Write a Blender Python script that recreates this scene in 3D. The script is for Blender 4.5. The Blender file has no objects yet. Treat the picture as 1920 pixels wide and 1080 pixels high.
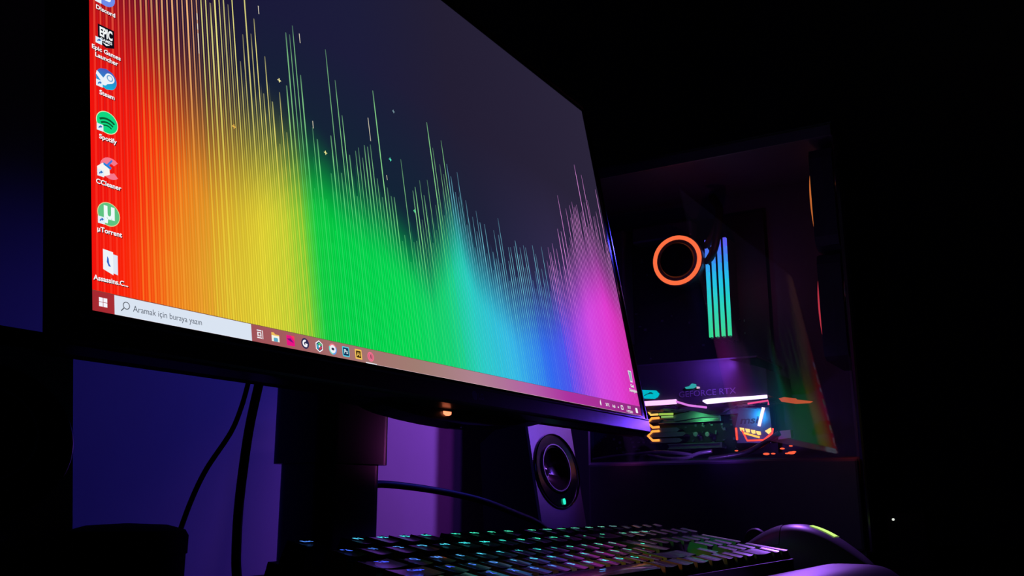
import bpy, bmesh, math, random
import numpy as np
from mathutils import Vector, Matrix

# ------------------------------------------------------------------ camera, world, lights, exposure
sc = bpy.context.scene
C = sc.collection
PI = math.pi
FPX = 1725.587
CAM = Vector((-0.2388, -0.35007, 0.066))
RIGHT = Vector((0.51084625, -0.8596711, -0.00130812))
DOWN = Vector((0.19230577, 0.11575756, -0.9744838))
FWD = Vector((0.83788699, 0.49755983, 0.22445402))
cd = bpy.data.cameras.new('camera'); cam = bpy.data.objects.new('camera', cd); C.objects.link(cam)
cd.sensor_width = 36.0; cd.lens = FPX * 36 / 1920; cd.clip_start = 0.01; cd.clip_end = 50
cam.matrix_world = Matrix(((RIGHT.x, -DOWN.x, -FWD.x, CAM.x), (RIGHT.y, -DOWN.y, -FWD.y, CAM.y),
                           (RIGHT.z, -DOWN.z, -FWD.z, CAM.z), (0, 0, 0, 1)))
sc.camera = cam
sc.view_settings.view_transform = 'Standard'; sc.view_settings.look = 'None'
sc.view_settings.exposure = 0.0; sc.view_settings.gamma = 1.0; sc.view_settings.use_curve_mapping = False
sc.cycles.use_denoising = True
sc.cycles.max_bounces = 6; sc.cycles.sample_clamp_indirect = 4.0
w = bpy.data.worlds.new('world'); sc.world = w; w.use_nodes = True
w.node_tree.nodes['Background'].inputs[0].default_value = (0.02, 0.03, 0.12, 1)
w.node_tree.nodes['Background'].inputs[1].default_value = 0.006

def lin(c):
    return tuple(((x / 255) / 12.92 if x / 255 <= 0.04045 else ((x / 255 + 0.055) / 1.055) ** 2.4) for x in c)

def lamp(name, kind, loc, color, power, size=0.03, to=None, angle=60, blend=0.4):
    d = bpy.data.lights.new(name, kind); d.color = color; d.energy = power
    if kind == 'AREA': d.size = size
    else: d.shadow_soft_size = size
    if kind == 'SPOT': d.spot_size = math.radians(angle); d.spot_blend = blend
    o = bpy.data.objects.new(name, d); C.objects.link(o); o.location = loc
    if to is not None: o.rotation_euler = (Vector(to) - Vector(loc)).to_track_quat('-Z', 'Y').to_euler()
    return o
# added lamps standing in for the case diodes' glow through the glass side
lamp('case_light_violet', 'SPOT', (0.800, -0.025, 0.345), (0.41, 0.12, 1.0), 8.5, 0.006, to=(0.66, 0.30, 0.13), angle=58, blend=0.95)
lamp('panel_fill', 'SPOT', (0.760, -0.050, 0.200), (0.42, 0.15, 1.0), 0.9, 0.004, to=(0.62, 0.11, 0.12), angle=36, blend=0.9)  # extra spot added to brighten the speaker's front panel
lamp('case_light_magenta', 'SPOT', (0.775, -0.060, 0.330), (0.55, 0.05, 0.80), 1.5, 0.006, to=(0.60, 0.30, 0.08), angle=55, blend=0.9)
lamp('case_light_blue', 'SPOT', (0.800, 0.000, 0.400), (0.07, 0.06, 1.0), 7.5, 0.010, to=(0.22, 0.30, 0.04), angle=46, blend=0.8)
lamp('case_light_chin', 'SPOT', (0.775, -0.060, 0.176), (0.17, 0.05, 1.0), 0.75, 0.004, to=(0.600, 0.03, 0.12), angle=62, blend=0.6)
lamp('keys_fill', 'SPOT', (0.770, -0.100, 0.215), (0.42, 0.14, 1.0), 4.0, 0.010, to=(0.54, -0.135, 0.03), angle=52, blend=0.8)  # added spot brightening the right keys, wrist rest and mouse
lamp('column_fill', 'SPOT', (0.760, -0.040, 0.118), (0.85, 0.12, 0.75), 0.6, 0.003, to=(0.345, 0.11, 0.118), angle=12, blend=0.9)  # added narrow spot for a pink rim on the stand column
lamp('card_fill', 'SPOT', (0.752, -0.030, 0.222), (0.30, 0.07, 1.0), 0.45, 0.004, to=(0.79, 0.03, 0.18), angle=150, blend=1.0)  # extra violet fill added for the card's face
lamp('board_fill', 'SPOT', (0.765, 0.010, 0.118), (0.35, 0.12, 1.0), 0.20, 0.004, to=(0.90, 0.02, 0.150), angle=120, blend=1.0)  # extra violet fill added for the lower board
lamp('teal_fill', 'SPOT', (0.835, -0.020, 0.171), (0.0, 0.45, 1.0), 0.12, 0.003, to=(0.889, -0.014, 0.160), angle=75, blend=1.0)  # added cyan fill on the chipset heatsink, for memory glow the card blocks
lamp('green_fill', 'SPOT', (0.820, 0.065, 0.172), (0.10, 0.9, 0.25), 0.06, 0.003, to=(0.893, 0.060, 0.158), angle=90, blend=1.0)  # added green fill on the drive heatsink and slots
lamp('front_fill', 'SPOT', (0.800, -0.060, 0.190), (0.40, 0.12, 1.0), 0.08, 0.003, to=(0.86, -0.085, 0.140), angle=70, blend=1.0)  # added fill for the sticker box and the lower front corner
lamp('case_light_underside', 'SPOT', (0.800, 0.010, 0.125), (0.5, 0.10, 1.0), 0.12, 0.003, to=(0.81, 0.02, 0.18), angle=130, blend=1.0)
lamp('case_light_ring', 'POINT', (0.80, -0.02, 0.345), (0.9, 0.15, 0.35), 0.04, 0.002)
lamp('lip_fill_red', 'SPOT', (0.735, -0.165, 0.135), (1.0, 0.08, 0.05), 0.012, 0.003, to=(0.745, -0.155, 0.105), angle=110, blend=1.0)  # added spot outside the glass, reddening the side panel's bevelled edge
lamp('lip_fill_violet', 'SPOT', (0.735, -0.035, 0.130), (0.30, 0.06, 1.0), 0.020, 0.003, to=(0.745, -0.035, 0.105), angle=120, blend=1.0)  # added violet spot outside the glass, on the same edge
lamp('lip_fill_pink', 'SPOT', (0.735, 0.080, 0.130), (0.8, 0.10, 0.5), 0.012, 0.003, to=(0.745, 0.080, 0.105), angle=120, blend=1.0)  # added pink spot outside the glass, at the edge's rear end

def ray(x, y):
    return RIGHT * ((x - 960) / FPX) + DOWN * ((y - 540) / FPX) + FWD
def at(x, y, X=None, Y=None, Z=None):
    """point of the plane X=, Y= or Z= seen along a line of sight"""
    d = ray(x, y)
    s = (X - CAM.x) / d.x if X is not None else (Y - CAM.y) / d.y if Y is not None else (Z - CAM.z) / d.z
    return CAM + d * s

# ------------------------------------------------------------------ materials
def mat(name, base, rough=0.5, metal=0.0, spec=0.5, noise=0.0, scale=60, bump=0.0, coat=0.0):
    m = bpy.data.materials.new(name); m.use_nodes = True; nt = m.node_tree; b = nt.nodes['Principled BSDF']
    b.inputs['Base Color'].default_value = (*base, 1); b.inputs['Roughness'].default_value = rough
    b.inputs['Metallic'].default_value = metal; b.inputs['Specular IOR Level'].default_value = spec
    b.inputs['Coat Weight'].default_value = coat
    if noise or bump:
        tc = nt.nodes.new('ShaderNodeTexCoord'); n = nt.nodes.new('ShaderNodeTexNoise')
        n.inputs['Scale'].default_value = scale; n.inputs['Detail'].default_value = 5
        nt.links.new(tc.outputs['Object'], n.inputs['Vector'])
        if noise:
            mx = nt.nodes.new('ShaderNodeMix'); mx.data_type = 'RGBA'
            mx.inputs[6].default_value = (*[c * (1 - noise) for c in base], 1)
            mx.inputs[7].default_value = (*[min(1, c * (1 + noise)) for c in base], 1)
            nt.links.new(n.outputs['Fac'], mx.inputs[0]); nt.links.new(mx.outputs[2], b.inputs['Base Color'])
        if bump:
            bp = nt.nodes.new('ShaderNodeBump'); bp.inputs['Strength'].default_value = bump; bp.inputs['Distance'].default_value = 0.001
            nt.links.new(n.outputs['Fac'], bp.inputs['Height']); nt.links.new(bp.outputs['Normal'], b.inputs['Normal'])
    return m

def emis(name, color, strength=1.0):
    m = bpy.data.materials.new(name); m.use_nodes = True; nt = m.node_tree; nt.nodes.clear()
    e = nt.nodes.new('ShaderNodeEmission'); o = nt.nodes.new('ShaderNodeOutputMaterial')
    e.inputs[0].default_value = (*color, 1); e.inputs[1].default_value = strength
    nt.links.new(e.outputs[0], o.inputs[0]); return m

def emis_attr(name, strength=1.0):
    m = bpy.data.materials.new(name); m.use_nodes = True; nt = m.node_tree; nt.nodes.clear()
    e = nt.nodes.new('ShaderNodeEmission'); o = nt.nodes.new('ShaderNodeOutputMaterial')
    a = nt.nodes.new('ShaderNodeAttribute'); a.attribute_name = 'Col'
    nt.links.new(a.outputs['Color'], e.inputs[0]); e.inputs[1].default_value = strength
    nt.links.new(e.outputs[0], o.inputs[0]); return m

def glass(name, refl=0.07):
    m = bpy.data.materials.new(name); m.use_nodes = True; nt = m.node_tree; nt.nodes.clear()
    o = nt.nodes.new('ShaderNodeOutputMaterial'); mx = nt.nodes.new('ShaderNodeMixShader')
    t = nt.nodes.new('ShaderNodeBsdfTransparent'); t.inputs[0].default_value = (0.82, 0.82, 0.86, 1)
    g = nt.nodes.new('ShaderNodeBsdfGlossy'); g.inputs['Roughness'].default_value = 0.02
    mx.inputs[0].default_value = refl
    nt.links.new(t.outputs[0], mx.inputs[1]); nt.links.new(g.outputs[0], mx.inputs[2]); nt.links.new(mx.outputs[0], o.inputs[0])
    return m

M = dict(
    wall=mat('painted_wall', (0.42, 0.42, 0.46), 0.9, noise=0.04, scale=30, bump=0.15, spec=0.2),
    desk=mat('black_desk', (0.010, 0.010, 0.012), 0.6, noise=0.3, scale=40, spec=0.2),
    floor=mat('dark_floor', (0.03, 0.028, 0.028), 0.7, noise=0.3, scale=12),
    black=mat('black_plastic', (0.008, 0.008, 0.009), 0.42, spec=0.3, bump=0.05, scale=900),
    matt=mat('matt_black', (0.004, 0.004, 0.005), 0.8, spec=0.1, bump=0.05, scale=600),
    gloss=mat('glossy_black', (0.006, 0.006, 0.008), 0.16, spec=0.6, noise=0.2, scale=200),
    chin=mat('bezel_plastic', (0.012, 0.012, 0.014), 0.33, spec=0.5, bump=0.03, scale=1500),
    column=mat('stand_plastic', (0.03, 0.03, 0.03), 0.35, spec=0.5, noise=0.1, scale=300),
    key=mat('keycap_plastic', (0.020, 0.020, 0.022), 0.24, spec=0.8, bump=0.03, scale=1200, coat=0.4),
    rubber=mat('cable_rubber', (0.008, 0.008, 0.008), 0.55, spec=0.3, noise=0.2, scale=300),
    silver=mat('brushed_speaker_panel', (0.30, 0.30, 0.33), 0.42, metal=0.3, noise=0.1, scale=500, bump=0.03),
    chrome=mat('polished_ring', (0.35, 0.35, 0.38), 0.12, metal=1.0, noise=0.05, scale=200),
    cone=mat('speaker_cone', (0.03, 0.02, 0.025), 0.22, spec=0.7, noise=0.2, scale=300),
    wrist=mat('wrist_rest_cover', (0.09, 0.09, 0.10), 0.38, spec=0.5, noise=0.12, scale=250, bump=0.05),
    mouse=mat('mouse_shell', (0.07, 0.07, 0.08), 0.42, spec=0.5, noise=0.1, scale=300),
    steel=mat('case_steel', (0.070, 0.070, 0.110), 0.5, spec=0.4, noise=0.15, scale=80),
    pcb=mat('circuit_board', (0.012, 0.012, 0.018), 0.5, spec=0.4, noise=0.5, scale=90),
    slot=mat('slot_metal', (0.22, 0.23, 0.25), 0.3, metal=0.8, noise=0.1, scale=200),
    sink=mat('heatsink_metal', (0.16, 0.17, 0.20), 0.3, metal=0.7, noise=0.1, scale=200),
    shroud=mat('card_shroud', (0.05, 0.05, 0.06), 0.3, spec=0.5, noise=0.15, scale=120),
    greymetal=mat('grey_letters', (0.30, 0.30, 0.34), 0.4, metal=0.3, noise=0.05, scale=100),
    ink=mat('dark_ink', (0.01, 0.01, 0.015), 0.5, noise=0.05, scale=100),
    blade=mat('fan_blade', (0.05, 0.05, 0.06), 0.4, noise=0.1, scale=100),
    label=mat('paper_label', (0.75, 0.75, 0.78), 0.7, noise=0.06, scale=120),
    capmetal=mat('capacitor_metal', (0.5, 0.5, 0.55), 0.25, metal=0.9, noise=0.05, scale=200),
    glass=glass('tempered_glass', 0.040),
    screen=emis_attr('lit_screen', 1.0),
)

# ------------------------------------------------------------------ mesh helper
class MB:
    def __init__(s): s.v = []; s.f = []; s.c = []; s.m = []; s.mats = []
    def mi(s, m):
        if m not in s.mats: s.mats.append(m)
        return s.mats.index(m)
    def face(s, pts, m=None, col=None):
        """col: one colour or one per corner"""
        n = len(s.v); s.v += [tuple(p) for p in pts]; s.f.append(tuple(range(n, n + len(pts))))
        s.c.append([col] * len(pts) if col is None or not hasattr(col[0], '__len__') else list(col)); s.m.append(s.mi(m))
    def mesh(s, vs, fs, m=None):
        n = len(s.v); s.v += [tuple(p) for p in vs]
        for f in fs: s.f.append(tuple(i + n for i in f)); s.c.append([None] * len(f)); s.m.append(s.mi(m))
    def box(s, lo, hi, m=None, R=None, bev=0.0):
        x0, y0, z0 = lo; x1, y1, z1 = hi
        if bev <= 0:
            vs = [(x, y, z) for z in (z0, z1) for x, y in ((x0, y0), (x1, y0), (x1, y1), (x0, y1))]
            fs = [(3, 2, 1, 0), (4, 5, 6, 7), (0, 1, 5, 4), (1, 2, 6, 5), (2, 3, 7, 6), (3, 0, 4, 7)]
        else:
            bm = bmesh.new(); bmesh.ops.create_cube(bm, size=1)
            for v in bm.verts: v.co = Vector(((x0 + x1) / 2 + v.co.x * (x1 - x0), (y0 + y1) / 2 + v.co.y * (y1 - y0), (z0 + z1) / 2 + v.co.z * (z1 - z0)))
            bmesh.ops.bevel(bm, geom=bm.edges[:], offset=bev, segments=2, affect='EDGES', profile=0.5)
            bm.verts.index_update(); vs = [v.co.copy() for v in bm.verts]; fs = [[v.index for v in f.verts] for f in bm.faces]; bm.free()
        if R is not None: vs = [R @ Vector(v) for v in vs]
        s.mesh(vs, fs, m)
    def prism(s, poly, d, m=None, cap=True):
        """poly: list of 3D points, extruded by vector d"""
        n = len(poly); d = Vector(d); vs = [Vector(p) for p in poly] + [Vector(p) + d for p in poly]
        fs = [(i, (i + 1) % n, (i + 1) % n + n, i + n) for i in range(n)]
        if cap: fs += [tuple(range(n))[::-1], tuple(range(n, 2 * n))]
        s.mesh(vs, fs, m)
    def tube(s, pts, r, m=None, n=10, closed=False):
        pts = [Vector(p) for p in pts]; rs = r if hasattr(r, '__len__') else [r] * len(pts)
        vs = []; k = len(pts); up = None
        for i, p in enumerate(pts):
            a = pts[(i - 1) % k] if closed or i > 0 else p; b = pts[(i + 1) % k] if closed or i < k - 1 else p
            t = (b - a).normalized()
            if up is None: up = t.orthogonal().normalized()
            up = (up - t * up.dot(t)).normalized(); q = t.cross(up)
            for j in range(n):
                an = 2 * PI * j / n; vs.append(p + (up * math.cos(an) + q * math.sin(an)) * rs[i])
        fs = []
        for i in range(k if closed else k - 1):
            for j in range(n):
                a0 = i * n + j; a1 = i * n + (j + 1) % n; b0 = ((i + 1) % k) * n + j; b1 = ((i + 1) % k) * n + (j + 1) % n
                fs.append((a0, a1, b1, b0))
        if not closed: fs += [tuple(range(n))[::-1], tuple(range((k - 1) * n, k * n))]
        s.mesh(vs, fs, m)
    def lathe(s, prof, T, m=None, n=40, cap=True):
        """prof: (radius, height) list; T: matrix, axis = local z"""
        vs = []; k = len(prof)
        for r, h in prof:
            for j in range(n):
                a = 2 * PI * j / n; vs.append(T @ Vector((r * math.cos(a), r * math.sin(a), h)))
        fs = [(i * n + j, i * n + (j + 1) % n, (i + 1) * n + (j + 1) % n, (i + 1) * n + j) for i in range(k - 1) for j in range(n)]
        if cap: fs += [tuple(range(n))[::-1], tuple(range((k - 1) * n, k * n))]
        s.mesh(vs, fs, m)
    def build(s, name, m=None, parent=None, smooth=None, loc=None):
        me = bpy.data.meshes.new(name); me.from_pydata(s.v, [], s.f); me.update()
        for x in (s.mats if any(q is not None for q in s.mats) else [m]): me.materials.append(x if x is not None else m)
        if len(s.mats) > 1 or (s.mats and s.mats[0] is not None): me.polygons.foreach_set('material_index', s.m)
        if any(q[0] is not None for q in s.c):
            a = me.color_attributes.new('Col', 'FLOAT_COLOR', 'CORNER')
            buf = []
            for q in s.c:
                for x in q: buf += [*(x or (0, 0, 0)), 1.0]
            a.data.foreach_set('color', buf)
        if smooth is not None:
            bm = bmesh.new(); bm.from_mesh(me); bmesh.ops.remove_doubles(bm, verts=bm.verts[:], dist=1e-6)
            bmesh.ops.recalc_face_normals(bm, faces=bm.faces[:]); bm.to_mesh(me); bm.free()
            me.polygons.foreach_set('use_smooth', [True] * len(me.polygons))
            me.set_sharp_from_angle(angle=math.radians(smooth))
        o = bpy.data.objects.new(name, me); C.objects.link(o)
        if parent is not None:
            o.parent = parent
            if parent.type == 'EMPTY' or parent.matrix_local != Matrix():
                bpy_parent_fix(o, parent)
        return o

def world_mat(o):
    m = o.matrix_basis.copy(); p = o.parent
    while p is not None: m = p.matrix_basis @ m; p = p.parent
    return m
def bpy_parent_fix(o, parent):
    # meshes are written in world coordinates: undo the parent's own transform
    o.matrix_basis = world_mat(parent).inverted()

def tag(o, label=None, cat=None, group=None, kind=None):
    if label: o['label'] = label
    if cat: o['category'] = cat
    if group: o['group'] = group
    if kind: o['kind'] = kind
    return o
def thing(name, loc, label, cat, group=None):
    o = bpy.data.objects.new(name, None); C.objects.link(o); o.location = loc; o.empty_display_size = 0.02
    return tag(o, label, cat, group)
def struct(name, mb, m): return tag(mb.build(name, m), kind='structure')

_tc = {}
def text_geo(body, bold=0.0):
    k = (body, bold)
    if k in _tc: return _tc[k]
    cu = bpy.data.curves.new('t', 'FONT'); cu.body = body; cu.size = 1.0; cu.offset = bold; cu.resolution_u = 3
    cu.align_x = 'CENTER'
    o = bpy.data.objects.new('t', cu); C.objects.link(o)
    dg = bpy.context.evaluated_depsgraph_get(); dg.update()
    me = bpy.data.meshes.new_from_object(o.evaluated_get(dg))
    vs = [(v.co.x, v.co.y) for v in me.vertices]; fs = [tuple(p.vertices) for p in me.polygons]
    bpy.data.objects.remove(o); bpy.data.curves.remove(cu); bpy.data.meshes.remove(me)
    _tc[k] = (vs, fs); return _tc[k]
def add_text(mb, body, T, size, m=None, col=None, bold=0.0, width=None):
    """T maps (x, y) of the text to a 3D point; centred on x, baseline y=0"""
    vs, fs = text_geo(body, bold)
    if not vs: return
    sx = size
    if width:
        ww = max(v[0] for v in vs) - min(v[0] for v in vs); sx = width / ww
    for f in fs: mb.face([T(vs[i][0] * sx, vs[i][1] * size) for i in f], m, col)

# ------------------------------------------------------------------ the room
b = MB(); b.box((-1.6, 0.30, -0.74), (2.2, 0.40, 1.75)); struct('wall_back', b, M['wall'])
b = MB(); b.box((1.75, -1.6, -0.74), (1.85, 0.30, 1.75)); struct('wall_right', b, M['wall'])
b = MB(); b.box((-1.6, -1.6, -0.80), (1.85, 0.40, -0.74)); struct('floor', b, M['floor'])
b = MB(); b.box((-1.6, -1.6, 1.75), (1.85, 0.40, 1.82)); struct('ceiling', b, M['wall'])

desk = thing('desk', (0.4, -0.2, -0.74), 'long matt black desk carrying the monitor, keyboard and computer', 'desk')
b = MB(); b.box((-0.75, -0.42, -0.03), (1.30, 0.295, 0.0), bev=0.003); b.build('desk_top', M['desk'], desk)
for x in (-0.70, 1.20):
    for y in (-0.38, 0.22):
        b = MB(); b.box((x, y, -0.74), (x + 0.05, y + 0.05, -0.03)); b.build('leg', M['steel'], desk)

# ------------------------------------------------------------------ monitor
P = 0.0002331
TA = math.radians(10); ST, CT = math.sin(TA), math.cos(TA)
Z0 = 0.14485
def S(u, v, d=0.0):
    """screen pixel (u right, v down, 2560 x 1440) -> world; d = metres out of the screen towards the viewer"""
    s = (1440 - v) * P
    return Vector((u * P, s * ST - d * CT, Z0 + s * CT + d * ST))

mon = thing('monitor', (0.297, 0.11, 0), 'large black monitor showing a rainbow striped desktop, on a column stand', 'monitor')

def interp(x, tab):
    if x <= tab[0][0]: return tab[0][1]
    for (a, va), (b_, vb) in zip(tab, tab[1:]):
        if x <= b_:
            t = (x - a) / (b_ - a)
            return tuple(p + (q - p) * t for p, q in zip(va, vb)) if hasattr(va, '__len__') else va + (vb - va) * t
    return tab[-1][1]
HUE = [(0, (240, 18, 12)), (70, (250, 32, 8)), (130, (245, 75, 15)), (190, (235, 125, 28)), (260, (222, 150, 38)), (340, (212, 180, 45)), (440, (212, 200, 50)),
       (520, (185, 198, 50)), (590, (120, 195, 50)), (640, (15, 195, 62)), (720, (0, 198, 66)), (1000, (0, 205, 78)), (1180, (18, 200, 110)),
       (1350, (40, 195, 190)), (1550, (50, 175, 225)), (1800, (45, 100, 235)), (1950, (75, 75, 230)), (2060, (150, 70, 225)),
       (2200, (205, 70, 225)), (2400, (222, 55, 205)), (2560, (205, 45, 165))]
V0 = [(0, 330), (100, 470), (200, 620), (300, 690), (420, 720), (520, 730), (650, 760), (760, 830), (900, 850), (1000, 900), (1120, 960),
      (1220, 830), (1310, 740), (1380, 860), (1600, 960), (1850, 930), (2050, 820), (2250, 660), (2400, 600), (2560, 700)]
def fill_amount(u, v):
    a = interp(u, V0); r = interp(u, [(0, 680), (150, 520), (300, 500), (500, 420), (700, 300), (1000, 300), (2560, 420)])
    t = max(0.0, min(1.0, (v - a) / r)); return t * t * (3 - 2 * t)
def hue_at(u, v):
    k = max(0.0, min(1.0, (560 - u) / 160)); return interp(max(0, u - k * 0.22 * max(0, 1300 - v)), HUE)
def back_tone(u, v):
    a = interp(u, [(0, (70, 12, 40)), (150, (48, 14, 46)), (330, (30, 18, 50)), (500, (26, 26, 58)), (900, (28, 28, 58)), (1400, (35, 30, 52)), (2560, (42, 36, 58))])
    g = max(0.0, min(1.0, (v - 500) / 600)); bb = interp(u, [(0, a), (600, (14, 42, 48)), (1100, (14, 38, 55)), (1500, (28, 34, 62)), (2000, (52, 46, 88)), (2560, (60, 40, 78))])
    return tuple(x + (y - x) * g for x, y in zip(a, bb))
def wall_tone(u, v):
    t = fill_amount(u, v); a = back_tone(u, v); h = hue_at(u, v)
    return tuple(x + (y - x) * t for x, y in zip(a, h))

TB = 1400
scr = MB()
NU, NV = 160, 84
us = [2560 * i / NU for i in range(NU + 1)]; vs_ = [TB * j / NV for j in range(NV + 1)]
tone = [[lin(wall_tone(u, v)) for v in vs_] for u in us]
for i in range(NU):
    for j in range(NV):
        scr.face([S(us[i], vs_[j + 1]), S(us[i + 1], vs_[j + 1]), S(us[i + 1], vs_[j]), S(us[i], vs_[j])], None,
                 [tone[i][j + 1], tone[i + 1][j + 1], tone[i + 1][j], tone[i][j]])
known = {}
for u, v in [(412, 721), (429, 637), (458, 621), (474, 569), (500, 667), (483, 781), (511, 792), (541, 753), (571, 721), (590, 553), (605, 552),
             (621, 517), (630, 664), (329, 598), (524, 906), (654, 811), (668, 840), (726, 808), (788, 723), (798, 841), (812, 853), (843, 803),
             (856, 830), (873, 785), (887, 785), (903, 773), (949, 728), (913, 876), (956, 891), (970, 914), (984, 913), (1088, 861), (1103, 844),
             (1145, 859), (823, 962), (768, 469), (751, 530), (777, 617), (940, 577), (445, 300), (301, 560), (358, 420), (373, 500)]:
    known[round((u - 13.3) / 14.35)] = v
rnd = random.Random(7)
ENV = [(0, -200), (280, 200), (360, 520), (430, 700), (560, 760), (650, 850), (700, 960), (760, 800), (900, 850), (1000, 980), (1100, 940), (1250, 760), (1330, 700),
       (1420, 850), (1600, 950), (1800, 900), (2000, 850), (2150, 700), (2300, 560), (2450, 520), (2560, 650)]
for k in range(-1, 178):
    u = 13.3 + 14.35 * k
    if u < 1 or u > 2558: continue
    top = known.get(k)
    if top is None:
        top = interp(u, ENV) + rnd.uniform(-60, 150)
        if rnd.random() < 0.13: top -= rnd.uniform(80, 260)
    top = max(2, top)
    wd = 1.5 if rnd.random() < 0.5 else 2.1
    if u < 350: wd += 0.25
    tipc = (255, 190, 130) if u < 300 else (250, 240, 140) if u < 560 else (150, 235, 150) if u < 1300 else (130, 220, 240) if u < 1900 else (255, 160, 250)
    lo = (255, 84, 60) if u < 110 else (252, 170, 60) if u < 300 else (250, 232, 70) if u < 590 else (110, 250, 140) if u < 1250 else (110, 235, 240) if u < 1750 else (110, 160, 255) if u < 1950 else (245, 130, 250)
    n = max(3, int((TB - top) / 70)); prev = None
    br = rnd.uniform(0.72, 1.0)
    for j in range(n + 1):
        v = top + (TB - top) * j / n; t = fill_amount(u, v)
        c = tuple(a + (b_ - a) * t for a, b_ in zip(tipc, lo)); bg = wall_tone(u, v)
        mixf = (0.97 - 0.45 * t) * br
        if u > 600 and t > .8: mixf *= 0.75
        if j == 0 and top > 5: mixf *= 0.5
        c = lin(tuple(p + (q - p) * mixf for p, q in zip(bg, c)))
        if prev is not None:
            scr.face([S(u - wd, v, 4e-5), S(u + wd, v, 4e-5), S(u + wd, prev[0], 4e-5), S(u - wd, prev[0], 4e-5)], None, [c, c, prev[1], prev[1]])
        prev = (v, c)
    # hairline between the bright bars
    if u + 7 < 2558 and u < 2000:
        um = u + 7.2; tm = interp(um, ENV) + rnd.uniform(0, 200)
        if tm < TB - 60:
            for a_, b_ in ((tm, (tm + TB) / 2), ((tm + TB) / 2, TB)):
                ca = [lin(tuple(min(255, x * 1.18 + 6) for x in wall_tone(um, q))) for q in (a_, b_)]
                scr.face([S(um - .8, b_, 4e-5), S(um + .8, b_, 4e-5), S(um + .8, a_, 4e-5), S(um - .8, a_, 4e-5)], None, [ca[1], ca[1], ca[0], ca[0]])
for u, v0, v1 in [(286, 650, 668), (286, 678, 695), (286, 705, 760), (492, 520, 545), (641, 530, 560), (907, 684, 760), (662, 790, 812), (965, 850, 866)]:
    c = lin((225, 215, 190))
    scr.face([S(u - 1.2, v1, 5e-5), S(u + 1.2, v1, 5e-5), S(u + 1.2, v0, 5e-5), S(u - 1.2, v0, 5e-5)], None, c)
for u, v, c in [(547, 717, (255, 245, 170)), (702, 870, (240, 235, 150)), (992, 790, (90, 245, 200)), (1040, 610, (120, 150, 160)), (380, 915, (245, 190, 80)), (1085, 930, (100, 230, 160))]:
    for a_, b_ in ((6, 1.4), (1.4, 6)):
        scr.face([S(u - a_, v + b_, 6e-5), S(u + a_, v + b_, 6e-5), S(u + a_, v - b_, 6e-5), S(u - a_, v - b_, 6e-5)], None, lin(c))
screen = scr.build('screen', M['screen'], mon)
tag(screen, 'lit screen with vertical rainbow light bars on dark blue')

# --- flat drawing on the screen
class Draw(MB):
    L = 8e-5
    def poly(s, pts, c, l=0):
        s.face([S(x, y, s.L + l * 3e-5) for x, y in pts][::-1], None, lin(c))
    def rect(s, x0, y0, x1, y1, c, l=0): s.poly([(x0, y0), (x1, y0), (x1, y1), (x0, y1)], c, l)
    def disc(s, x, y, r, c, l=0, ry=None, n=28, a0=0, a1=360):
        pts = [(x + r * math.cos(math.radians(a0 + (a1 - a0) * i / n)), y + (ry or r) * math.sin(math.radians(a0 + (a1 - a0) * i / n))) for i in range(n if a1 - a0 == 360 else n + 1)]
        s.poly(pts, c, l)
    def arc(s, x, y, r, w_, a0, a1, c, l=0, n=18):
        for i in range(n):
            p = [math.radians(a0 + (a1 - a0) * t / n) for t in (i, i + 1)]
            s.poly([(x + (r + q) * math.cos(a), y + (r + q) * math.sin(a)) for q, a in ((-w_ / 2, p[0]), (w_ / 2, p[0]), (w_ / 2, p[1]), (-w_ / 2, p[1]))], c, l)
    def rrect(s, x0, y0, x1, y1, r, c, l=0):
        pts = []
        for cx, cy, a in ((x1 - r, y1 - r, 0), (x0 + r, y1 - r, 90), (x0 + r, y0 + r, 180), (x1 - r, y0 + r, 270)):
            for k in range(5):
                t = math.radians(a + 22.5 * k); pts.append((cx + r * math.cos(t), cy + r * math.sin(t)))
        s.poly(pts, c, l)
    def text(s, body, x, y, size, c, l=1, bold=0.015, width=None):
        add_text(s, body, lambda a, b_: S(x + a, y - b_, s.L + l * 3e-5), size, None, lin(c), bold, width)
    def caption(s, body, x, y, size=19):
        s.text(body, x + 1.4, y + 1.4, size, (20, 5, 10), 1, 0.03); s.text(body, x, y, size, (250, 245, 250), 2, 0.028)
    def arrow(s, x, y):
        s.rect(x, y, x + 15, y + 15, (225, 240, 250), 4); s.arc(x + 10, y + 10, 5, 2.4, 180, 280, (40, 110, 190), 5)
        s.poly([(x + 8, y + 2), (x + 13, y + 5), (x + 8, y + 9)], (40, 110, 190), 5)

IX = 39
def vy(k): return 360 + 477.05 + 0 + 100 * k
def icon(k, label, fn, lines):
    d = Draw(); y = vy(k) - 0; fn(d, IX, y); d.arrow(IX - 24, y + 9)
    for i, t in enumerate(lines): d.caption(t, IX + 1, y + 41 + 16 * i, 14.3)
    tag(d.build('desktop_icon', M['screen'], screen), label)
def ic_chat(d, x, y):
    d.disc(x, y, 24, (110, 140, 235), 1); d.rrect(x - 14, y - 9, x + 14, y + 10, 7, (235, 245, 250), 2)
    d.disc(x - 5.5, y + 1, 3, (110, 140, 235), 3, 3.6); d.disc(x + 5.5, y + 1, 3, (110, 140, 235), 3, 3.6)
def ic_epic(d, x, y):
    d.poly([(x - 18, y - 24), (x + 20, y - 24), (x + 20, y + 19), (x + 1, y + 26), (x - 18, y + 19)], (10, 12, 24), 1)
    d.text('EPIC', x + 1, y + 2, 30, (245, 248, 250), 2, 0.04, 30); d.text('GAMES', x + 1, y + 13, 10, (240, 245, 250), 2, 0.03, 28)
    d.poly([(x - 8, y + 16), (x + 10, y + 16), (x + 1, y + 21)], (240, 245, 250), 2)
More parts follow.
